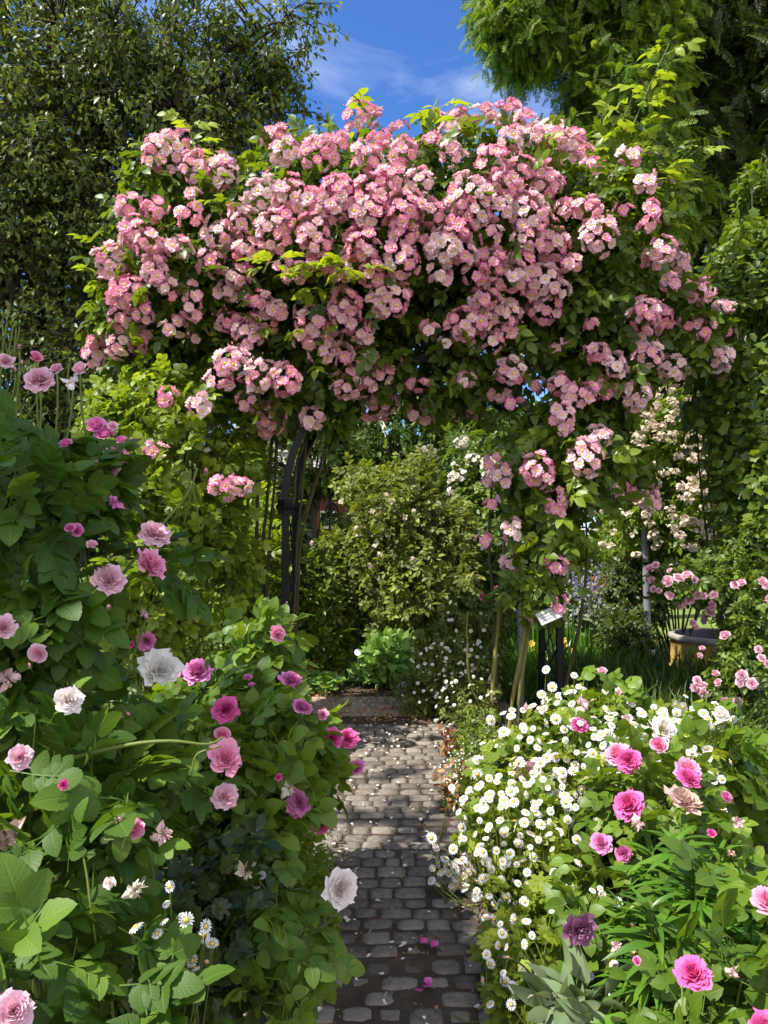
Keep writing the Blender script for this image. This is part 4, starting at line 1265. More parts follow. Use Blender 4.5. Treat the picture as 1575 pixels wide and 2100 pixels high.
# ---- daisies
DT_ = [daisy_tpl(s, 14 + s, (.0, .12, .28, .45)[s]) for s in range(4)]
def daisy_mesh(k):
    key = ('daisy', k)
    if key not in POOL:
        m = MB(); m.add(DT_[k]); o = m.build('daisy_flower', [MT['daisy'], MT['stamen']], origin=(0, 0, 0)); POOL[key] = o.data; bpy.data.objects.remove(o)
    return POOL[key]
def daisies(root, pts, ells, rpx, base, seed, push=.05, cap=100, eyes='stamen', d=None, up=.55, tw=.6):
    """pts: pixel spots; each flower stands on its own thread-like stalk"""
    r = np.random.default_rng(seed)
    rest, sm, nrest = MB(), MB(), 0
    for i, (px, py) in enumerate(pts):
        if d is None:
            p, n = hull_hit(ells, px, py, push * r.uniform(.2, 1.6))
        else:
            p, n = P(px, py, d * r.uniform(.96, 1.04)), np.array([0, -.5, .6])
        z = nrm(n * .4 + np.array([-.25, -1.0 * tw, up]) + r.normal(size=3) * .55)
        x = nrm(np.cross(z, np.array([.2, .9, .1]))); y = np.cross(z, x)
        R = np.stack([x, y, z], 1) @ rz(r.uniform(0, 6.28))
        k = M(rpx, p[1]) * r.uniform(.62, 1.2)
        if i < cap:
            put('flower', daisy_mesh(int(r.integers(0, 4))), root, p, R, k)
        else:
            rest.inst(DT_[int(r.integers(0, 4))], p[None], R[None], np.array([k]), np.array([.5])); nrest += 1
        b = np.array(base) + np.array([r.normal() * .12, r.normal() * .12, 0])
        b = b * .6 + np.array([p[0], p[1], b[2]]) * .4
        mdl = b * .35 + p * .65 + np.array([r.normal() * .03, r.normal() * .03, -.06])
        sm.add(tube(bez([b, mdl, p - z * k * .1], 7), np.linspace(.0022, .0013, 7), 4, r.random()))
    if nrest:
        o = rest.build('small_flowers', [MT['daisy'], MT['stamen']], root); o['kind'] = 'stuff'
    sm.build('stalks', MT['stem'], root)

def pinnate(seed):
    """cut feverfew leaf"""
    r = np.random.default_rng(seed)
    lf = leaf_tpl(1, .26, 3, .15, .2, serr=.35)
    ts = [strip((0, 0, 0), (0, .8, -.1), .012)]
    for y in (.25, .45, .65):
        for s in (-1, 1):
            ts.append(lf.moved(rz(-s * math.radians(r.uniform(45, 62))) @ ry(r.uniform(-.3, .3)), (0, y, -.12 * y), .42 * (1.15 - .5 * abs(y - .4))))
    ts.append(lf.moved(None, (0, .68, -.1), .38))
    return join(ts)
FEV = [pinnate(s) for s in range(3)]

def blob_pts(r, blobs):
    out = []
    for (x, y, sx, sy, n) in blobs:
        for _ in range(int(n * 1.35)):
            for _t in range(8):
                q = (x + sx * r.normal() * .8, y + sy * r.normal() * .8)
                if all((q[0] - o[0]) ** 2 + (q[1] - o[1]) ** 2 > 14 ** 2 for o in out): break
            out.append(q)
    return out
DE = [[E(1180, 1600, 3.1, 150, 110, .35), E(1120, 1530, 3.3, 90, 70, .3), E(1190, 1480, 3.4, 90, 50, .25)],
      [E(1060, 1720, 2.8, 110, 130, .3), E(1050, 1620, 3.0, 80, 80, .25), E(1130, 1780, 2.75, 110, 100, .25)],
      [E(1350, 1560, 3.2, 130, 90, .35), E(1380, 1500, 3.4, 110, 50, .3), E(1300, 1650, 3.0, 120, 90, .3)],
      [E(1090, 1960, 2.25, 90, 110, .2), E(1180, 2040, 2.15, 120, 80, .2), E(1060, 2060, 2.1, 60, 50, .15)]]
DB_ = [[(1160, 1445, 40, 22, 12), (1090, 1530, 60, 60, 26), (1180, 1560, 80, 60, 42), (1240, 1600, 60, 50, 30), (1130, 1640, 60, 50, 24), (1040, 1560, 30, 40, 10), (1240, 1540, 40, 40, 12)],
       [(1050, 1700, 60, 60, 40), (1010, 1650, 30, 40, 14), (1090, 1660, 50, 50, 20), (1000, 1790, 30, 50, 14), (1060, 1790, 40, 40, 16), (1020, 1840, 30, 30, 10), (905, 1775, 18, 22, 9), (940, 1800, 20, 16, 6)],
       [(1370, 1490, 60, 22, 22), (1320, 1520, 60, 30, 22), (1400, 1540, 40, 40, 22), (1300, 1600, 60, 50, 24), (1390, 1600, 40, 30, 10), (1440, 1640, 40, 30, 8), (1300, 1700, 60, 50, 10), (1250, 1810, 30, 30, 5), (1420, 1870, 20, 40, 6)],
       [(1060, 2000, 30, 40, 10), (1050, 1930, 20, 20, 5), (1250, 2010, 40, 40, 10), (1290, 1990, 14, 30, 4), (1290, 2060, 30, 20, 5), (1060, 2060, 30, 30, 4), (1100, 1880, 40, 20, 4), (1240, 1840, 30, 20, 3)]]
DLAB = ['white daisies massed at the top of the right bed nearest the arch leg', 'white daisies spilling over the right edge of the path above yellowing ferny leaves',
        'white daisies mingling with pink roses in the middle of the right bed', 'loose low group of white daisies at the bottom of the right bed beside the path']
for i in range(4):
    rt_ = np.random.default_rng(400 + i)
    root = bush('daisy_plant', DLAB[i], 'daisies', DE[i], [700, 900, 600, 520][i], FEV, [.085, .08, .085, .075][i], 'feverfew', 410 + i, 0, depth=.7, gap=.22, nf=4, tint=(.0, .8), young=.1, inner=.5, up=.8, group='white daisies in the right bed')
    pts = blob_pts(rt_, DB_[i])
    daisies(root, pts, DE[i], 11.5, (np.mean([e[0][0] for e in DE[i]]), np.mean([e[0][1] for e in DE[i]]), 0), 420 + i)
# daisies in the left shade
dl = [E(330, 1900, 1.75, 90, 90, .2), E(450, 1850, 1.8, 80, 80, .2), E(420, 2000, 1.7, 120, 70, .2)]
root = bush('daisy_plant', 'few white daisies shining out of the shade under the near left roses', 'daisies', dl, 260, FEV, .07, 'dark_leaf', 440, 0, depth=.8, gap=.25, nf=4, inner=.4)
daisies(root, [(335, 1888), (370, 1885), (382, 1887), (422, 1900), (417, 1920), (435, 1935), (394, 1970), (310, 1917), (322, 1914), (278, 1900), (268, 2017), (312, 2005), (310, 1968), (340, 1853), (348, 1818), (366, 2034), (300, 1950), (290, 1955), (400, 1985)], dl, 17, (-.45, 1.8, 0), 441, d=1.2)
# masterwort behind
MT['astrantia'] = petal_mat('astrantia_petal', (.42, .34, .38), (.52, .45, .48), None, .15, 'v', .3)
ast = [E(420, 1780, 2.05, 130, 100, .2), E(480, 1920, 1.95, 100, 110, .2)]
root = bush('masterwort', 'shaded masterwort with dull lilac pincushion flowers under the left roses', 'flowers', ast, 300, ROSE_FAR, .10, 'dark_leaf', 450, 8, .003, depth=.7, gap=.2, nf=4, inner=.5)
r = np.random.default_rng(451)
am = MB(); am.add(DT_[1].moved(mat=0)); ao = am.build('flower', [MT['astrantia']], origin=(0, 0, 0)); adat = ao.data; bpy.data.objects.remove(ao)
for i in range(46):
    px, py = r.uniform(270, 540), r.uniform(1690, 2000)
    p, n = hull_hit(ast, px, py, .02)
    put('flower', adat, root, p, face_frame(n, i, .5, .5), M(13, p[1]) * r.uniform(.7, 1.1))

# ---- roses of the right bed
b_r1 = bush('rose_bush', 'rose bush with bright pink and faded roses growing up through the right daisies', 'rose bush',
            [E(1330, 1630, 2.7, 110, 110, .25), E(1220, 1520, 3.2, 110, 80, .25), E(1390, 1720, 2.5, 100, 110, .25), E(1250, 1440, 3.5, 60, 50, .2), E(1220, 1870, 2.2, 90, 120, .2), E(1080, 1580, 3.1, 50, 60, .15)],
            560, ROSE_MID, .115, 'mid_leaf', 300, 22, .004, depth=.7, gap=.25, nf=3.5, tint=(.25, .85), young=.15, inner=.55)
for s in [(1195, 1502, 18, 'rose', 'magenta'), (1283, 1568, 26, 'rose', 'pink'), (1302, 1580, 24, 'rose', 'magenta'), (1318, 1668, 31, 'rose', 'magenta'), (1408, 1628, 24, 'rose', 'magenta', 'deep cerise bloom behind the big faded one'), (1405, 1667, 34, 'open', 'wilt', 'large flat faded mauve bloom'),
          (1348, 1555, 19, 'cup', 'pink'), (1395, 1600, 28, 'rose', 'pink'), (1312, 1746, 19, 'cup', 'mauve'), (1230, 1766, 21, 'rose', 'mauve'), (1210, 1900, 33, 'open', 'purple', 'dark purple bloom low in the bed'), (1447, 1722, 11, 'cup', 'magenta'),
          (1488, 1635, 13, 'cup', 'mauve'), (1085, 1585, 24, 'open', 'pale_pink'), (1100, 1610, 24, 'wilt', 'pale_pink'), (1240, 1400, 11, 'cup', 'pale_pink'), (1268, 1433, 14, 'wilt', 'wilt'), (1200, 1463, 18, 'wilt', 'wilt'), (1110, 1460, 14, 'wilt', 'wilt'), (1080, 1452, 11, 'wilt', 'wilt'),
          (1272, 1494, 16, 'wilt', 'wilt'), (1362, 1495, 24, 'rose', 'blush'), (1482, 1702, 18, 'wilt', 'wilt'), (1408, 1735, 12, 'wilt', 'wilt'), (1473, 1750, 12, 'wilt', 'peach'), (1255, 1925, 16, 'wilt', 'wilt'), (1335, 1700, 22, 'wilt', 'wilt'), (1040, 1910, 6, 'bud', 'bud')]:
    bloom(b_r1, s)
b_r2 = bush('rose_bush', 'near rose bush in the lower right corner with big magenta and mauve pink blooms', 'rose bush',
            [E(1480, 1980, 1.9, 110, 130, .2), E(1440, 2090, 1.8, 130, 70, .2), E(1540, 1850, 2.1, 70, 90, .2)], 150, ROSE_MID, .14, 'mid_leaf', 310, 12, .004, depth=.7, gap=.25, nf=3.5, inner=.5)
for s in [(1540, 1905, 32, 'rose', 'pink'), (1430, 2068, 35, 'rose', 'magenta'), (1543, 2068, 30, 'rose', 'magenta'), (1490, 2070, 18, 'wilt', 'wilt'), (1345, 2040, 10, 'cup', 'mauve')]:
    bloom(b_r2, s, toward=.7, push=.09)
b_r3 = bush('rose_bush', 'small rose bush with one tall creamy white bloom at the right edge of the daisies', 'rose bush',
            [E(1480, 1540, 3.2, 60, 70, .2), E(1500, 1600, 3.2, 70, 60, .2)], 110, ROSE_MID, .15, 'mid_leaf', 320, 8, .004, depth=.7, gap=.2, inner=.5)
for s in [(1481, 1484, 19, 'cup', 'white', 'tall creamy white bloom'), (1479, 1580, 12, 'cup', 'white'), (1424, 1530, 9, 'bud', 'white')]:
    bloom(b_r3, s, push=.04)

# ---- lilies: upright stems set with narrow leaves
LIL = leaf_tpl(1, .085, 4, .25, .45, shape=lambda t: math.sin(math.pi * t ** .7) ** .7)
def lily(px, d, toppy, n, label, seed, L=.135, mat='lily'):
    r = np.random.default_rng(seed)
    g = P(px, gyb(d), d); g[2] = gz(d)
    top = P(px + r.uniform(-20, 20), toppy, d + r.uniform(-.05, .05))
    root = thing('lily_plant', g, label, 'lily', 'lily stems in the right bed')
    s = bez([g, g * .4 + top * .6 + r.normal(size=3) * .02, top], 12)
    m = MB(); m.add(tube(s, np.linspace(.006, .003, 12), 6)); m.build('stem', MT['stem'], root)
    f = r.uniform(.12, 1, n)
    a = np.arange(n) * 2.4
    pos = np.stack([np.interp(f, np.linspace(0, 1, 12), s[:, k]) for k in range(3)], 1)
    dd = np.stack([np.cos(a), np.sin(a), r.uniform(.1, .6, n) + (f > .9) * .8], 1)
    R = frames(dd, np.tile(UP, (n, 1)) + r.normal(size=(n, 3)) * .25)
    m = MB(); m.inst(LIL, pos, R, L * (1.15 - .5 * f ** 3) * r.uniform(.8, 1.2, n), r.uniform(.2, .9, n)); m.build('foliage', MT[mat], root)
for i, (px, d, ty, n) in enumerate([(1385, 2.2, 1720, 70), (1320, 2.35, 1745, 60), (1440, 2.1, 1800, 60), (1480, 2.3, 1750, 50), (1350, 2.0, 1860, 60), (1530, 2.05, 1830, 50), (1410, 1.95, 1930, 46), (1290, 2.15, 1870, 40), (1560, 1.95, 1960, 40), (1480, 1.85, 1960, 40), (1330, 1.9, 1990, 36)]):
    lily(px, d, ty, n, 'upright lily stem set with narrow glossy leaves, in the lower right bed', 500 + i)

# ---- low plants
def low(name, label, cat, ells, n, tpls, size, mat, seed, **k):
    return bush(name, label, cat, ells, n, tpls, size, mat, seed, 0, depth=k.pop('depth', .8), gap=k.pop('gap', .2), inner=.4, **k)
SAGE = [leaf_tpl(1, .20, 3, .25, .25)]
low('sage_plant', 'grey green sage with soft oblong leaves at the bottom of the right bed', 'sage', [E(1150, 2060, 1.95, 60, 50, .1), E(1210, 2080, 1.9, 60, 40, .1)], 60, SAGE, .095, 'sage', 520, up=.3, out=1.0, droop=-.5)
low('low_shrub', 'fine-leaved green shrublet at the right edge behind the cream rose', 'shrub', [E(1540, 1570, 3.6, 80, 90, .3), E(1500, 1620, 3.5, 60, 50, .2)], 900, ROSE_FAR, .055, 'hedge_leaf', 521)
low('edging_plant', 'low yellow green edging plant under the mauve roses at the left path edge', 'plant', [E(640, 1760, 2.75, 40, 70, .2), E(650, 1830, 2.5, 50, 60, .15), E(620, 1700, 3.0, 50, 50, .2), E(560, 1800, 2.6, 60, 90, .2)], 700, ROSE_FAR, .05, 'lime_leaf', 522)
low('edging_plant', 'dusty low herb with brown seed heads at the right path edge below the arch canes', 'plant', [E(955, 1600, 3.9, 35, 50, .2), E(990, 1530, 4.3, 45, 60, .3), E(930, 1640, 3.7, 22, 30, .15)], 800, ROSE_FAR, .05, 'hedge_leaf', 523)
r = np.random.default_rng(524)
root = thing('dried_plant', P(930, gyb(4.7), 4.7), 'rust brown withered plant hanging by the right path edge', 'dried plant')
m = MB()
pos = np.array([P(925 + r.normal() * 13, 1530 + r.normal() * 28, 4.55 + r.normal() * .05) for _ in range(110)])
m.inst(LF2, pos, frames(np.tile([0, 0, -1.0], (110, 1)) + r.normal(size=(110, 3)) * .35, r.normal(size=(110, 3))), r.uniform(.03, .07, 110), r.random(110))
m.build('foliage', MT['dry'], root)
m = MB()
for k in range(9):
    p = pos[k * 11]; m.add(tube(bez([P(960, gyb(4.7), 4.7), P(945, 1475, 4.6), p], 8), .003, 4))
m.build('stems', MT['dark_cane'], root)

# grey fleabane with many tiny pale daisies by the right canes
fb = [E(930, 1350, 5.7, 85, 110, .3), E(870, 1420, 5.6, 60, 50, .25), E(960, 1450, 5.3, 60, 70, .3), E(1000, 1300, 5.9, 60, 90, .3)]
root = bush('fleabane', 'sprawling grey green fleabane with tiny pale daisies at the far right corner of the path', 'flowers', fb, 1700, ROSE_FAR, .085, 'grey_leaf', 530, 10, .003, depth=.8, gap=.25, nf=2.5, tint=(0, .6), inner=.5)
r = np.random.default_rng(531)
pts = [(930 + r.normal() * 42, 1370 + r.normal() * 60) for _ in range(130)]
daisies(root, pts, fb, 4.6, (.5, 5.6, 0), 532, cap=0)
# saxifrage haze at the path edge
root = bush('saxifrage', 'airy pinkish white saxifrage haze beside the dusty herb on the right path edge', 'flowers', [E(940, 1620, 3.75, 40, 60, .2)], 150, FEV, .04, 'dry', 533, 8, .0015, depth=.9, gap=.1, inner=.3)
m = MB()
for k in range(260):
    p = P(935 + r.normal() * 25, 1610 + r.normal() * 40, 3.7 + r.normal() * .06)
    m.inst(PT, p[None], frames(r.normal(size=(1, 3)), np.array([[0, -.6, .8]]) + r.normal(size=(1, 3)) * .3), np.array([.010]), np.array([r.random()]))
o = m.build('small_flowers', MT['litter'], root); o['kind'] = 'stuff'

# ---- behind the arch
sed = [E(800, 1375, 6.7, 62, 68, .3), E(840, 1410, 6.6, 50, 45, .25), E(755, 1400, 6.7, 40, 45, .2)]
SEDL = [leaf_tpl(1, .30, 2, .1, .1)]
low('sedum_clump', 'pale lime green fleshy clump standing sunlit at the end of the path', 'sedum', sed, 1500, SEDL, .085, 'sedum', 540, up=.6, out=.9, droop=-.25, tint=(.2, .9), depth=.5)
low('lady_mantle', 'low lime green round-leaved plant at the foot of the arch, left of the sedum', 'plant', [E(650, 1405, 6.4, 45, 22, .25), E(700, 1420, 6.3, 36, 14, .2), E(620, 1390, 6.5, 30, 30, .2)], 300, [leaf_tpl(1, .55, 2, .1, .1)], .085, 'sedum', 541, up=1.0, tint=(.3, 1))
root = thing('red_flower', P(642, 1420, 6.5) * [1, 1, 0], 'small red flower spike in front of the dark shrubs left of the sedum', 'flower')
m = MB()
for k in range(22):
    p = P(642 + r.normal() * 3, 1372 + r.normal() * 8, 6.45); m.inst(PT, p[None], frames(r.normal(size=(1, 3)), r.normal(size=(1, 3)) + [[0, -1, 0]]), np.array([.022]), np.array([r.random()]))
m.build('bloom', MT['red'], root)
m = MB(); m.add(tube(bez([P(645, 1430, 6.5), P(646, 1400, 6.5), P(642, 1370, 6.45)], 6), .003, 4)); m.build('stem', MT['stem'], root)
m = MB(); rk = lump((0, 0, 0), (.12, .09, .09), 3, 12, 8, .10); rk.v += P(845, 1445, 6.2) * [1, 1, 0] + [0, 0, .04]; m.add(rk)
tag(m.build('rock', MT['rock'], origin=P(845, 1445, 6.2) * [1, 1, 0]), 'pale rounded stone at the end of the path below the sedum', 'stone')
root = thing('plant_label', P(737, 1435, 6.5) * [1, 1, 0], 'small white oval plant label on a thin wire stake left of the sedum', 'plant label')
m = MB(); m.add(lathe([(0, -.004), (.028, -.004), (.030, 0), (.028, .004), (0, .004)], (0, 0, 0), 16).moved(rx(math.pi / 2 - .3), P(734, 1338, 6.45))); m.build('plate', MT['white_paint'], root, smooth=False)
m = MB(); m.add(tube(np.array([P(737, 1440, 6.5) * [1, 1, 0], P(736, 1390, 6.47), P(734, 1338, 6.46)]), .003, 5)); m.build('stake', MT['grey_metal'], root)

SHR = ROSE_FAR
b_c = bush('rose_bush', 'tall grey green shrub rose with faded cream blooms behind the sedum, framed by the arch', 'rose bush',
           [E(820, 1060, 7.6, 100, 95, .55), E(780, 1200, 7.5, 130, 100, .55), E(860, 1200, 7.4, 130, 130, .5), E(710, 1180, 7.8, 60, 60, .4), E(910, 1110, 7.7, 80, 80, .4), E(690, 1130, 7.6, 50, 40, .3), E(870, 985, 7.9, 45, 50, .3), E(740, 985, 8, 40, 40, .3), E(800, 1000, 7.8, 80, 60, .35)],
           6400, SHR, .13, 'grey_leaf', 550, 34, .008, depth=.7, gap=.38, nf=2.0, amp=.36, tint=(.1, .85), young=.15, stem_mat='dark_cane')
for (px, py) in [(700, 1030), (740, 1080), (770, 1050), (805, 1035), (640, 1115), (770, 1130), (685, 1170), (695, 1180), (760, 1165), (845, 1050), (890, 1035), (845, 1150), (830, 1060), (740, 1110), (780, 1145), (795, 1020)]:
    bloom(b_c, (px, py, 8, 'wilt', 'cream'), push=.06)
bloom(b_c, (708, 1266, 11, 'open', 'peach', 'single fresh peach bloom low on the left'), push=.1)
bush('shrub', 'shadowy shrub filling the gap between the left arch leg and the peach bloom', 'shrub', [E(640, 1230, 7.2, 70, 110, .5), E(650, 1330, 7.0, 80, 80, .4), E(690, 1320, 7.3, 80, 90, .4)], 2200, SHR, .12, 'hedge_leaf', 552, 14, .006, depth=.6, gap=.28, nf=2.2, tint=(.2, 1))
b_p = bush('rose_bush', 'dark shrub rose with scattered cerise blooms right of the cream one, behind the arch', 'rose bush', [E(950, 1150, 8.6, 70, 110, .5), E(960, 1240, 7.8, 90, 110, .5), E(1010, 1180, 8.2, 60, 110, .4)], 2200, SHR, .15, 'hedge_leaf', 553, 14, .006, depth=.6, gap=.28, nf=2.2, tint=(0, .55))
for (px, py, q) in [(938, 1104, 7), (937, 1112, 7), (975, 1190, 9), (948, 1146, 5), (985, 1225, 8), (967, 1195, 7), (920, 1170, 5), (1010, 1210, 6), (935, 1095, 5)]:
    bloom(b_p, (px, py, q, 'open', 'deep_pink'), push=.06)
wr = bush('white_rambler', 'white rambling rose glimpsed through the arch under its right shoulder', 'rose', [E(950, 960, 9.5, 70, 80, .5), E(920, 1010, 9.3, 60, 60, .4), E(990, 1030, 9, 60, 80, .4)], 1500, SHR, .17, 'hedge_leaf', 554, 10, .008, depth=.6, gap=.25, nf=2)
m = MB()
for i in range(10):
    px, py = 955 + r.normal() * 26, 960 + r.normal() * 42
    c, n = hull_hit(ELLS[wr.name], px, py, .05); truss(m, c, n, .07, .06, 1.0, 1500 + i, .034)
MT['whitish'] = petal_mat('white_rambler_petal', (.80, .74, .60), (.84, .80, .72), None, .2, 'v', .3)
o = m.build('flowers', [MT['whitish'], MT['stamen']], wr); o['kind'] = 'stuff'
# far hedge line and shrubs closing the background
hd = [('clipped dark hedge closing the garden behind the left shrubs', [E(200, 1020, 10.5, 330, 190, .6), E(480, 1100, 10, 150, 150, .6), E(-100, 1000, 10, 200, 220, .6)], 'dark_leaf', 5200, .20),
      ('tall hedge bounding the lawn far behind the stone tub', [E(1450, 1030, 22, 200, 90, 1.2), E(1800, 1010, 22, 220, 110, 1.2), E(2150, 1000, 20, 200, 130, 1.2)], 'dark_leaf', 3600, .40),
      ('sunlit mixed shrub border behind the left arch leg', [E(470, 1180, 6.6, 110, 130, .5), E(400, 1240, 6.4, 130, 100, .5), E(540, 1130, 7.2, 70, 140, .4)], 'lime_leaf', 2600, .16),
      ('low shrub border beyond the sedum in front of the brick house', [E(640, 1160, 14, 90, 50, .8), E(760, 1155, 14, 90, 60, .8), E(700, 1110, 13, 24, 45, .4), E(880, 1130, 14, 90, 80, .8)], 'hedge_leaf', 2000, .30),
      ('rounded green shrub in the far lawn right of the pavilion', [E(1290, 1110, 20, 60, 60, 1.0), E(1260, 1170, 16, 40, 40, .6)], 'hedge_leaf', 1500, .34),
      ('reddish leaved shrub on the lawn beyond the bowed cane', [E(1240, 1215, 12, 50, 32, .5), E(1290, 1220, 12, 40, 30, .5)], 'dry', 1000, .14),
      ('yellow green shrub in the lawn below the pavilion', [E(1215, 1165, 15, 50, 35, .6)], 'lime_leaf', 900, .26)]
for i, (lab, el, mt, n, s) in enumerate(hd):
    bush('shrub' if i > 1 else 'hedge', lab, 'hedge' if i < 2 else 'shrub', el, n, SHR, s, mt, 560 + i, 0, depth=.5, gap=.28, nf=1.6, tint=(.1, .9))

# ---- right side middle distance
cr = bush('cream_rambler', 'big rambling rose dotted with faded cream pink flower sprays, right of the arch', 'rose',
          [E(1380, 900, 7.2, 130, 130, .6), E(1340, 1030, 7.2, 90, 130, .5), E(1440, 1040, 7.0, 120, 140, .6), E(1470, 900, 7.3, 90, 150, .5), E(1300, 930, 7.6, 60, 90, .4)],
          5200, SHR, .13, 'lime_leaf', 580, 16, .01, depth=.55, gap=.30, nf=2.4, tint=(.0, .8), stem_mat='dark_cane')
m = MB()
k_ = 0
cm = []
for i in range(260):
    px, py = 1375 + r.normal() * 70, 930 + r.normal() * 100
    c, n = hull_hit(ELLS[cr.name], px, py, .10)
    if vnoise(c[None], 5, 77)[0] < .30: continue
    if k_ < 80:
        q = MB(); truss(q, c, n, r.uniform(.02, .045), r.uniform(.015, .03), r.uniform(.2, 1), 1700 + i, .018); q.build('flower_spray', [MT['cream'], MT['cream']], cr, origin=c)
    else:
        truss(m, c, n, .035, .025, r.uniform(.2, 1), 1700 + i, .017)
    k_ += 1
o = m.build('small_flower_sprays', [MT['cream'], MT['cream']], cr); o['kind'] = 'stuff'
MAPLE = [leaf_tpl(1, .48, 4, .12, .25, shape=lambda t: math.sin(math.pi * t ** .75) ** .7, serr=.25), leaf_tpl(1, .40, 4, .2, .3, shape=lambda t: math.sin(math.pi * t ** .75) ** .7, serr=.2)]
bush('tall_shrub', 'tall sunlit shrub with lobed leaves rising along the right edge of the view', 'shrub',
     [E(1540, 640, 5.6, 110, 190, .5), E(1510, 820, 5.4, 100, 190, .5), E(1550, 1000, 5.2, 90, 170, .45), E(1570, 480, 5.8, 80, 150, .4), E(1450, 640, 6.0, 50, 130, .35)],
     9000, MAPLE, .062, 'hedge_leaf', 590, 26, .012, depth=.6, gap=.36, nf=2.2, tint=(.15, .95), stem_mat='dark_cane', young=.12)
sp = bush('small_rambler', 'arching rose with little clusters of shell pink pompon flowers in front of the stone tub', 'rose',
          [E(1535, 1250, 4.9, 60, 120, .3), E(1460, 1185, 5.0, 70, 50, .2), E(1530, 1380, 4.8, 60, 90, .3), E(1380, 1190, 5.0, 40, 40, .15), E(1495, 1430, 4.8, 45, 45, .15), E(1540, 1110, 5.0, 60, 70, .3)],
          2200, SHR, .085, 'hedge_leaf', 600, 7, .005, base=P(1545, gyb(4.9), 4.9) * [1, 1, 0], depth=.7, gap=.33, nf=3.2, tint=(.1, .8))
PP = [(1347, 1173, 11), (1355, 1168, 8), (1336, 1190, 9), (1352, 1203, 8), (1361, 1205, 7), (1374, 1192, 13), (1377, 1177, 7), (1390, 1187, 12), (1402, 1184, 12), (1412, 1190, 8), (1377, 1212, 10), (1393, 1225, 12), (1405, 1218, 11), (1398, 1232, 9), (1436, 1210, 11), (1446, 1212, 8), (1462, 1210, 10), (1459, 1228, 11),
      (1450, 1245, 10), (1456, 1255, 12), (1464, 1270, 12), (1420, 1278, 9), (1426, 1286, 8), (1498, 1314, 11), (1502, 1312, 8), (1530, 1385, 12), (1527, 1396, 10), (1546, 1399, 11), (1518, 1203, 9), (1530, 1200, 9), (1562, 1198, 10), (1568, 1205, 9), (1573, 1230, 9), (1430, 1395, 9), (1425, 1410, 9), (1458, 1425, 10), (1475, 1395, 9), (1488, 1398, 9), (1490, 1436, 11), (1508, 1437, 9),
      (1560, 1355, 9), (1570, 1365, 9), (1555, 1340, 8), (1435, 1345, 7), (1440, 1330, 7), (1455, 1412, 10), (1437, 1420, 9)]
for (px, py, q) in PP:
    bloom(sp, (px, py, q, 'rose' if (px + py) % 2 else 'cup', 'pale_pink'), push=.05)
# grass-like iris bed
GR = [Tpl([(-.028, 0, 0), (.028, 0, 0), (.026, .5, -.03), (-.026, .5, -.03), (.012, .85, -.16), (-.012, .85, -.16), (0, 1, -.30)], [(0, 1, 2, 3), (3, 2, 4, 5), (5, 4, 6)], [(0, .5, .5)] * 7)]
def blades(name, label, cat, x0, x1, y0, y1, n, L, mat, seed, lean=.35, kind=None):
    r = np.random.default_rng(seed)
    c = np.array([(x0 + x1) / 2, (y0 + y1) / 2, 0])
    p = np.stack([r.uniform(x0, x1, n), r.uniform(y0, y1, n), np.zeros(n)], 1)
    p[:, 2] = [gz(q) for q in p[:, 1]]
    d = np.stack([r.normal(size=n) * lean, r.normal(size=n) * lean, np.ones(n)], 1)
    m = MB(); m.inst(GR[0], p, frames(d, np.stack([r.normal(size=n), r.normal(size=n), np.full(n, .1)], 1)), L * r.uniform(.5, 1.2, n), r.random(n))
    o = m.build(name, MT[mat], origin=c)
    return tag(o, label, cat, kind=kind)
blades('grass', 'dark grassy day lily leaves between the arch leg and the stone tub', 'grass', 1.45, 2.9, 4.4, 6.4, 3600, .34, 'grass', 610, kind='stuff')
blades('meadow_grass', 'long meadow grass around the foot of the stone tub', 'grass', 1.6, 4.2, 6.4, 9.2, 4200, .20, 'grass', 611, kind='stuff')
blades('bed_grass', 'grassy undergrowth behind the right arch leg', 'grass', .9, 2.2, 5.9, 8.5, 2200, .32, 'lily', 612, kind='stuff')
low('ground_cover', 'low green undergrowth beneath the roses', 'ground cover', [E(300, 1500, 4.0, 260, 60, 1.2), E(1300, 1620, 4.2, 260, 70, 1.0), E(300, 1900, 2.4, 300, 110, .8), E(1400, 1950, 2.6, 260, 110, .7), E(250, 1330, 5.6, 300, 60, 1.0)], 5200, ROSE_FAR, .09, 'hedge_leaf', 615, tint=(0, .7))['kind'] = 'stuff'
# catmint and yellow day lilies behind the right leg
nep = thing('catmint', P(1190, 1300, 8.0) * [1, 1, 0], 'hazy grey lilac catmint spikes behind the right leg of the arch', 'flowers')
m, m2 = MB(), MB()
for i in range(170):
    px, py = 1190 + r.normal() * 24, 1215 + r.normal() * 28
    p = P(px, py, 8.0 + r.normal() * .2)
    m2.add(tube(np.array([[p[0], p[1], p[2] - .35], [p[0], p[1], p[2] - .1], p]), .003, 3))
    n = 9
    q = p + np.stack([r.normal(size=n) * .012, r.normal(size=n) * .012, r.uniform(-.14, .02, n)], 1)
    m.inst(PT, q, frames(r.normal(size=(n, 3)), r.normal(size=(n, 3))), r.uniform(.02, .035, n), r.random(n))
m.build('flower_spikes', MT['lavender'], nep); m2.build('stems', MT['sage'], nep)
low('catmint', 'grey leafy base of a second catmint nearer the lawn', 'flowers', [E(1185, 1270, 7.9, 50, 60, .3)], 600, SEDL, .07, 'sage', 617)
root = thing('day_lily', P(1160, 1400, 7.2) * [1, 1, 0], 'yellow flowered day lily between and behind the right arch legs', 'day lily')
m, m2 = MB(), MB()
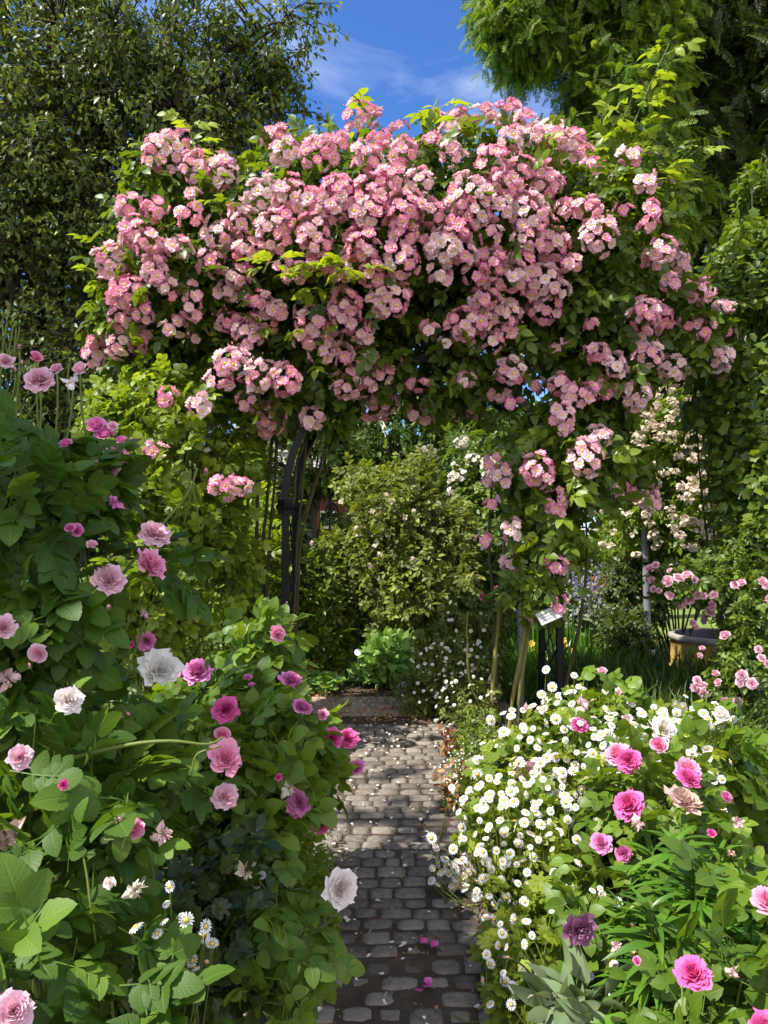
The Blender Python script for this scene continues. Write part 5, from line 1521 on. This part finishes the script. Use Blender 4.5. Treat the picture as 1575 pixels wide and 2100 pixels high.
for i in range(120):
    a = r.uniform(0, 6.28); b = P(1150 + r.normal() * 25, 1400, 7.2) * [1, 1, 0]
    m.inst(GR[0], b[None], frames(np.array([[math.cos(a) * .4, math.sin(a) * .4, 1]]), np.array([[math.cos(a), math.sin(a), .2]])), np.array([r.uniform(.3, .55)]), np.array([r.random()]))
m.build('foliage', MT['lily'], root)
fl6 = join([petal(1, .35, .42, q * 1.047, zmid=.1, nx=3, ny=3, inner=.5) for q in range(6)])
m = MB(); m.add(fl6); dlo = m.build('flower', [MT['yellow']], origin=(0, 0, 0)); dl_d = dlo.data; bpy.data.objects.remove(dlo)
for i, (px, py) in enumerate([(1090, 1320), (1083, 1325), (1158, 1322), (1163, 1338), (1170, 1335), (1080, 1336), (1155, 1312), (1178, 1325), (1090, 1330)][::2]):
    put('flower', dl_d, root, P(px, py, 7.1), face_frame(np.array([0, -1., .4]), i), .032)
# climbing foliage weaving round the cream rambler's pole and shaded lower shrub
bush('shrub', 'dark ivy-like shrub clothing the grey pole left of the stone tub', 'shrub', [E(1300, 1210, 7.4, 60, 90, .35), E(1280, 1310, 7.0, 50, 70, .35)], 2000, SHR, .10, 'dark_leaf', 620, 10, .006, depth=.6, gap=.28, tint=(.2, 1))

# ---- made things
def tubeobj(name, label, cat, parts):
    root = thing(name, parts[0][4], label, cat)
    for (nm, prof, c, mat, _w) in parts:
        m = MB(); m.add(lathe(prof, c, 28)); m.build(nm, MT[mat], root)
    return root
dt_ = 6.8
tb = P(1473, gyb(dt_), dt_); tb[2] = 0
MT['lichen'] = plain('lichened_concrete', (.34, .26, .13), (.62, .40, .05), 5.5, .9, bump=.35)
MT['navy'] = plain('dark_liner', (.012, .013, .03), (.02, .022, .05), 4, .35)
MT['rim'] = plain('worn_concrete', (.22, .20, .17), (.36, .33, .28), 12, .85, bump=.3)
root = thing('stone_tub', tb, 'round concrete tub with yellow lichen and dark blue lining, half hidden by pink roses', 'tub')
m = MB(); m.add(lathe([(.408, 0), (.404, .10), (.412, .105), (.412, .122), (.398, .127), (.396, .345), (.402, .35)], tb, 44)); m.build('wall', MT['lichen'], root)
m = MB(); m.add(lathe([(.402, .35), (.418, .355), (.422, .385), (.414, .40), (.375, .404), (.365, .396)], tb, 44)); m.build('rim', MT['rim'], root)
m = MB(); m.add(lathe([(.365, .396), (.355, .36), (.352, .12), (0, .12)], tb, 40)); m.build('liner', MT['navy'], root)
m = MB(); m.add(lathe([(.46, 0), (.46, .03), (.41, .04)], tb, 40)); m.build('plinth', MT['rim'], root)
g = P(1332, gyb(6.9), 6.9); g[2] = 0
root = thing('pole', g, 'slim grey metal pole rising into the cream rambler left of the tub', 'pole')
m = MB(); m.add(tube(np.array([g, g * .5 + P(1320, 1060, 6.9) * .5, P(1316, 900, 6.9)]), .03, 12)); m.build('shaft', MT['grey_metal'], root)
for z in (1.02, .72):
    m = MB(); m.add(lathe([(.03, -.012), (.035, -.012), (.035, .012), (.03, .012)], g + (P(1316, 900, 6.9) - g) * (z / P(1316, 900, 6.9)[2]), 14)); m.build('clamp', MT['iron'], root)
g = P(1337, gyb(6.75), 6.75); g[2] = 0
root = thing('bollard_light', g, 'short black bollard light with a pale band beside the grey pole', 'bollard light')
m = MB(); m.add(lathe([(.037, -.02), (.037, .225)], g, 20)); m.build('shaft', MT['iron'], root)
m = MB(); m.add(lathe([(.034, .225), (.036, .23), (.036, .27), (.034, .275)], g, 20)); m.build('lens', MT['white_paint'], root)
m = MB(); m.add(lathe([(.036, .275), (.039, .277), (.039, .292), (.03, .298), (0, .30)], g, 20)); m.build('cap', MT['iron'], root)
g = P(1488, gyb(7.6), 7.6); g[2] = 0
root = thing('white_post', g, 'white round post showing between the right hand leaves above the pink rambler', 'post')
m = MB(); m.add(lathe([(.045, 0), (.045, 1.22), (.0, 1.23)], g, 24)); m.build('shaft', MT['white_paint'], root)
m = MB(); m.add(lathe([(.045, .96), (.049, .965), (.049, .985), (.045, .99)], g, 24)); m.build('band', MT['white_paint'], root)
g = P(1068, gyb(5.75), 5.75); g[2] = 0
root = thing('grey_post', g, 'pale grey galvanised post behind the yellow green canes of the right leg', 'post')
m = MB(); m.add(lathe([(.028, 0), (.028, .98), (.024, .99), (0, .99)], g, 16)); m.build('shaft', MT['grey_metal'], root)
m = MB(); m.add(lathe([(.028, .90), (.033, .905), (.033, .94), (.028, .945)], g, 16)); m.build('clip', MT['iron'], root)
# tilted name board on the right leg
g = P(1124, gyb(4.82), 4.82); g[2] = 0
root = thing('name_board', g, 'small tilted white name board on a thin stake in front of the right arch leg', 'sign')
Rb = rz(.25) @ ry(-.36) @ rx(-.55)
bc = P(1126, 1262, 4.81)
MT['board'] = plain('shade_toned_board', (.36, .36, .34), (.52, .51, .48), 30, .6)  # white plate coloured grey to stand for the dappled shade on it
m = MB(); m.add(box(bc, (.155, .006, .085), Rb, .002)); m.build('plate', MT['board'], root, smooth=False)
m = MB(); m.add(tube(np.array([g, g * .5 + bc * .5, bc + [0, .012, 0]]), .006, 6)); m.build('stake', MT['iron'], root)
# lines of faint black script on the board
m = MB()
r2 = np.random.default_rng(9)
for row_, zz in enumerate((.018, .0, -.020)):
    x = -.062
    while x < .045 - .02 * row_:
        w = r2.uniform(.006, .013)
        m.add(box(bc + Rb @ np.array([x + w / 2, -.0042, zz + r2.uniform(-.001, .001)]), (w * .8, .0012, .0035), Rb)); x += w + .003
m.build('lettering', MT['iron'], root, smooth=False)
# white garden chair behind the pink rambler at the right edge
g = P(1568, gyb(6.0), 6.0); g[2] = 0
root = thing('garden_chair', g, 'white garden chair mostly hidden by leaves at the right edge', 'chair')
for sx in (-.22, .22):
    for sy, hh in ((-.2, .44), (.2, .92)):
        m = MB(); m.add(box(g + [sx, sy, hh / 2], (.035, .035, hh), bev=.004)); m.build('leg', MT['white_paint'], root, smooth=False)
m = MB(); m.add(box(g + [0, -.02, .455], (.48, .46, .028), bev=.005)); m.build('seat', MT['white_paint'], root, smooth=False)
for k in range(5):
    m = MB(); m.add(box(g + [-.16 + .08 * k, .2, .67], (.028, .016, .38), bev=.003)); m.build('back_slat', MT['white_paint'], root, smooth=False)
m = MB(); m.add(box(g + [0, .2, .89], (.48, .038, .07), bev=.006)); m.build('top_rail', MT['white_paint'], root, smooth=False)
# obelisk with twisted ball finial
DO = 10.0
g = P(680, 1180, DO); g[2] = gz(DO)
root = thing('obelisk', g, 'slim black iron obelisk topped by a twisted ball in front of the brick house', 'obelisk')
top = P(680, 1062, DO)
for a in range(4):
    q = math.pi / 4 + a * math.pi / 2
    b0 = g + [.13 * math.cos(q), .13 * math.sin(q), 0]; b1 = top + [.035 * math.cos(q), .035 * math.sin(q), 0]
    m = MB(); m.add(tube(np.array([b0, (b0 + b1) / 2, b1]), .008, 6)); m.build('leg', MT['iron'], root)
m = MB()
fc = P(680, 1045, DO)
for a in range(8):
    th = np.linspace(.05, math.pi - .05, 14); ph = a * math.pi / 4 + th * .8
    m.add(tube(fc + .085 * np.stack([np.sin(th) * np.cos(ph), np.sin(th) * np.sin(ph), np.cos(th)], 1), .007, 5))
m.build('finial', MT['iron'], root)
for s in (-1, 1):
    m = MB(); m.add(tube(top + np.stack([s * (.03 + .10 * np.sin(np.linspace(0, 3, 12))), np.zeros(12), .02 - .07 * np.linspace(0, 1, 12)], 1), .009, 5)); m.build('scroll', MT['iron'], root)
# brick house
DHs = 17.0
zb = gz(DHs)
hx0, hx1 = P(470, 0, DHs)[0], P(765, 0, DHs)[0]
ht = P(0, 985, DHs)[2]
root = thing('brick_house', ((hx0 + hx1) / 2, DHs + 2.5, zb), 'red brick house with white framed windows far behind the left arch leg', 'house')
MT['brickw'] = MT['brick']
m = MB(); m.add(box(((hx0 + hx1) / 2, DHs + 2.5, (zb + ht) / 2), (hx1 - hx0, 5.0, ht - zb))); m.build('wall', MT['brick'], root, smooth=False)
m = MB()
xa, xb = hx0 - .3, hx1 + .3
v = [(xa, DHs - .4, ht), (xb, DHs - .4, ht), (xb, DHs + 5.4, ht), (xa, DHs + 5.4, ht), (xa, DHs + 2.5, ht + 1.7), (xb, DHs + 2.5, ht + 1.7), (xa, DHs - .4, ht - .1), (xb, DHs - .4, ht - .1)]
m.add(Tpl(v, [(0, 1, 5, 4), (2, 3, 4, 5), (0, 4, 3), (1, 2, 5), (6, 7, 1, 0)], [(0, 0, .5)] * 8)); m.build('roof', MT['roof'], root, smooth=False)
for (p0, p1, q0, q1) in [(660, 690, 1050, 1082), (722, 748, 1035, 1078), (590, 625, 1045, 1082)]:
    a, b = P(p0, q1, DHs), P(p1, q0, DHs)
    c = (a + b) / 2; w, h = b[0] - a[0], b[2] - a[2]
    m = MB(); fr = .05
    for (dx, dz, sx, sz) in ((0, h / 2, w + fr, fr), (0, -h / 2, w + fr, fr), (-w / 2, 0, fr, h - fr), (w / 2, 0, fr, h - fr), (0, 0, fr * .7, h - fr)):
        m.add(box((c[0] + dx, DHs - .03, c[2] + dz), (sx, .08, sz)))
    fo = m.build('window', MT['white_paint'], root, smooth=False)
    m = MB(); m.add(box((c[0], DHs - .02, c[2]), (w - fr, .03, h - fr)))
    gl = m.build('pane', MT['glass'], root, smooth=False)
    gl.parent = fo; gl.location = (0, 0, 0)
# timber pavilion on the lawn
DP = 42.0
zb = gz(DP)
px0, px1 = P(1150, 0, DP)[0], P(1258, 0, DP)[0]
zt = P(0, 1098, DP)[2]; zr = P(0, 1086, DP)[2]
root = thing('pavilion', ((px0 + px1) / 2, DP + 1.8, zb), 'timber and glass pavilion with a pale curved roof across the lawn', 'pavilion')
nb = 6
for k in range(nb + 1):
    x = px0 + (px1 - px0) * k / nb
    m = MB(); m.add(box((x, DP, (zb + zt) / 2), (.13, .13, zt - zb))); m.build('post', MT['wood'], root, smooth=False)
zw = zb + (zt - zb) * .30
for k in range(nb):
    x0, x1 = px0 + (px1 - px0) * k / nb + .07, px0 + (px1 - px0) * (k + 1) / nb - .07
    m = MB(); m.add(box(((x0 + x1) / 2, DP, (zb + zw) / 2), (x1 - x0, .06, zw - zb))); m.build('panel', MT['brick'], root, smooth=False)
    m = MB(); m.add(box(((x0 + x1) / 2, DP + .01, (zw + zt) / 2), (x1 - x0, .03, zt - zw))); m.build('pane', MT['glass'], root, smooth=False)
    m = MB(); m.add(box(((x0 + x1) / 2, DP - .02, zw + (zt - zw) * .6), (x1 - x0, .05, .07))); m.build('rail', MT['wood'], root, smooth=False)
m = MB(); m.add(box(((px0 + px1) / 2, DP + 3.6, (zb + zt) / 2), (px1 - px0, .1, zt - zb))); m.build('back_wall', MT['wood'], root, smooth=False)
m = MB()
n = 13
vs, f = [], []
for i in range(n):
    t = i / (n - 1)
    x = px0 - .35 + (px1 - px0 + .7) * t
    z = zt + (zr - zt) * math.sin(math.pi * t) ** .6 + .05
    for (yy, dz) in ((DP - .4, 0), (DP + 4.0, 0), (DP - .4, -.14), (DP + 4.0, -.14)):
        vs.append((x, yy, z + dz))
for i in range(n - 1):
    q = 4 * i
    f += [(q, q + 4, q + 5, q + 1), (q + 2, q + 3, q + 7, q + 6), (q, q + 2, q + 6, q + 4), (q + 1, q + 5, q + 7, q + 3)]
m.add(Tpl(vs, f, [(0, 0, .5)] * len(vs))); m.build('roof', MT['roof'], root)

for o in bpy.data.objects:          # scratch values used while building
    for k in ('_w', '_e'):
        if k in o: del o[k]
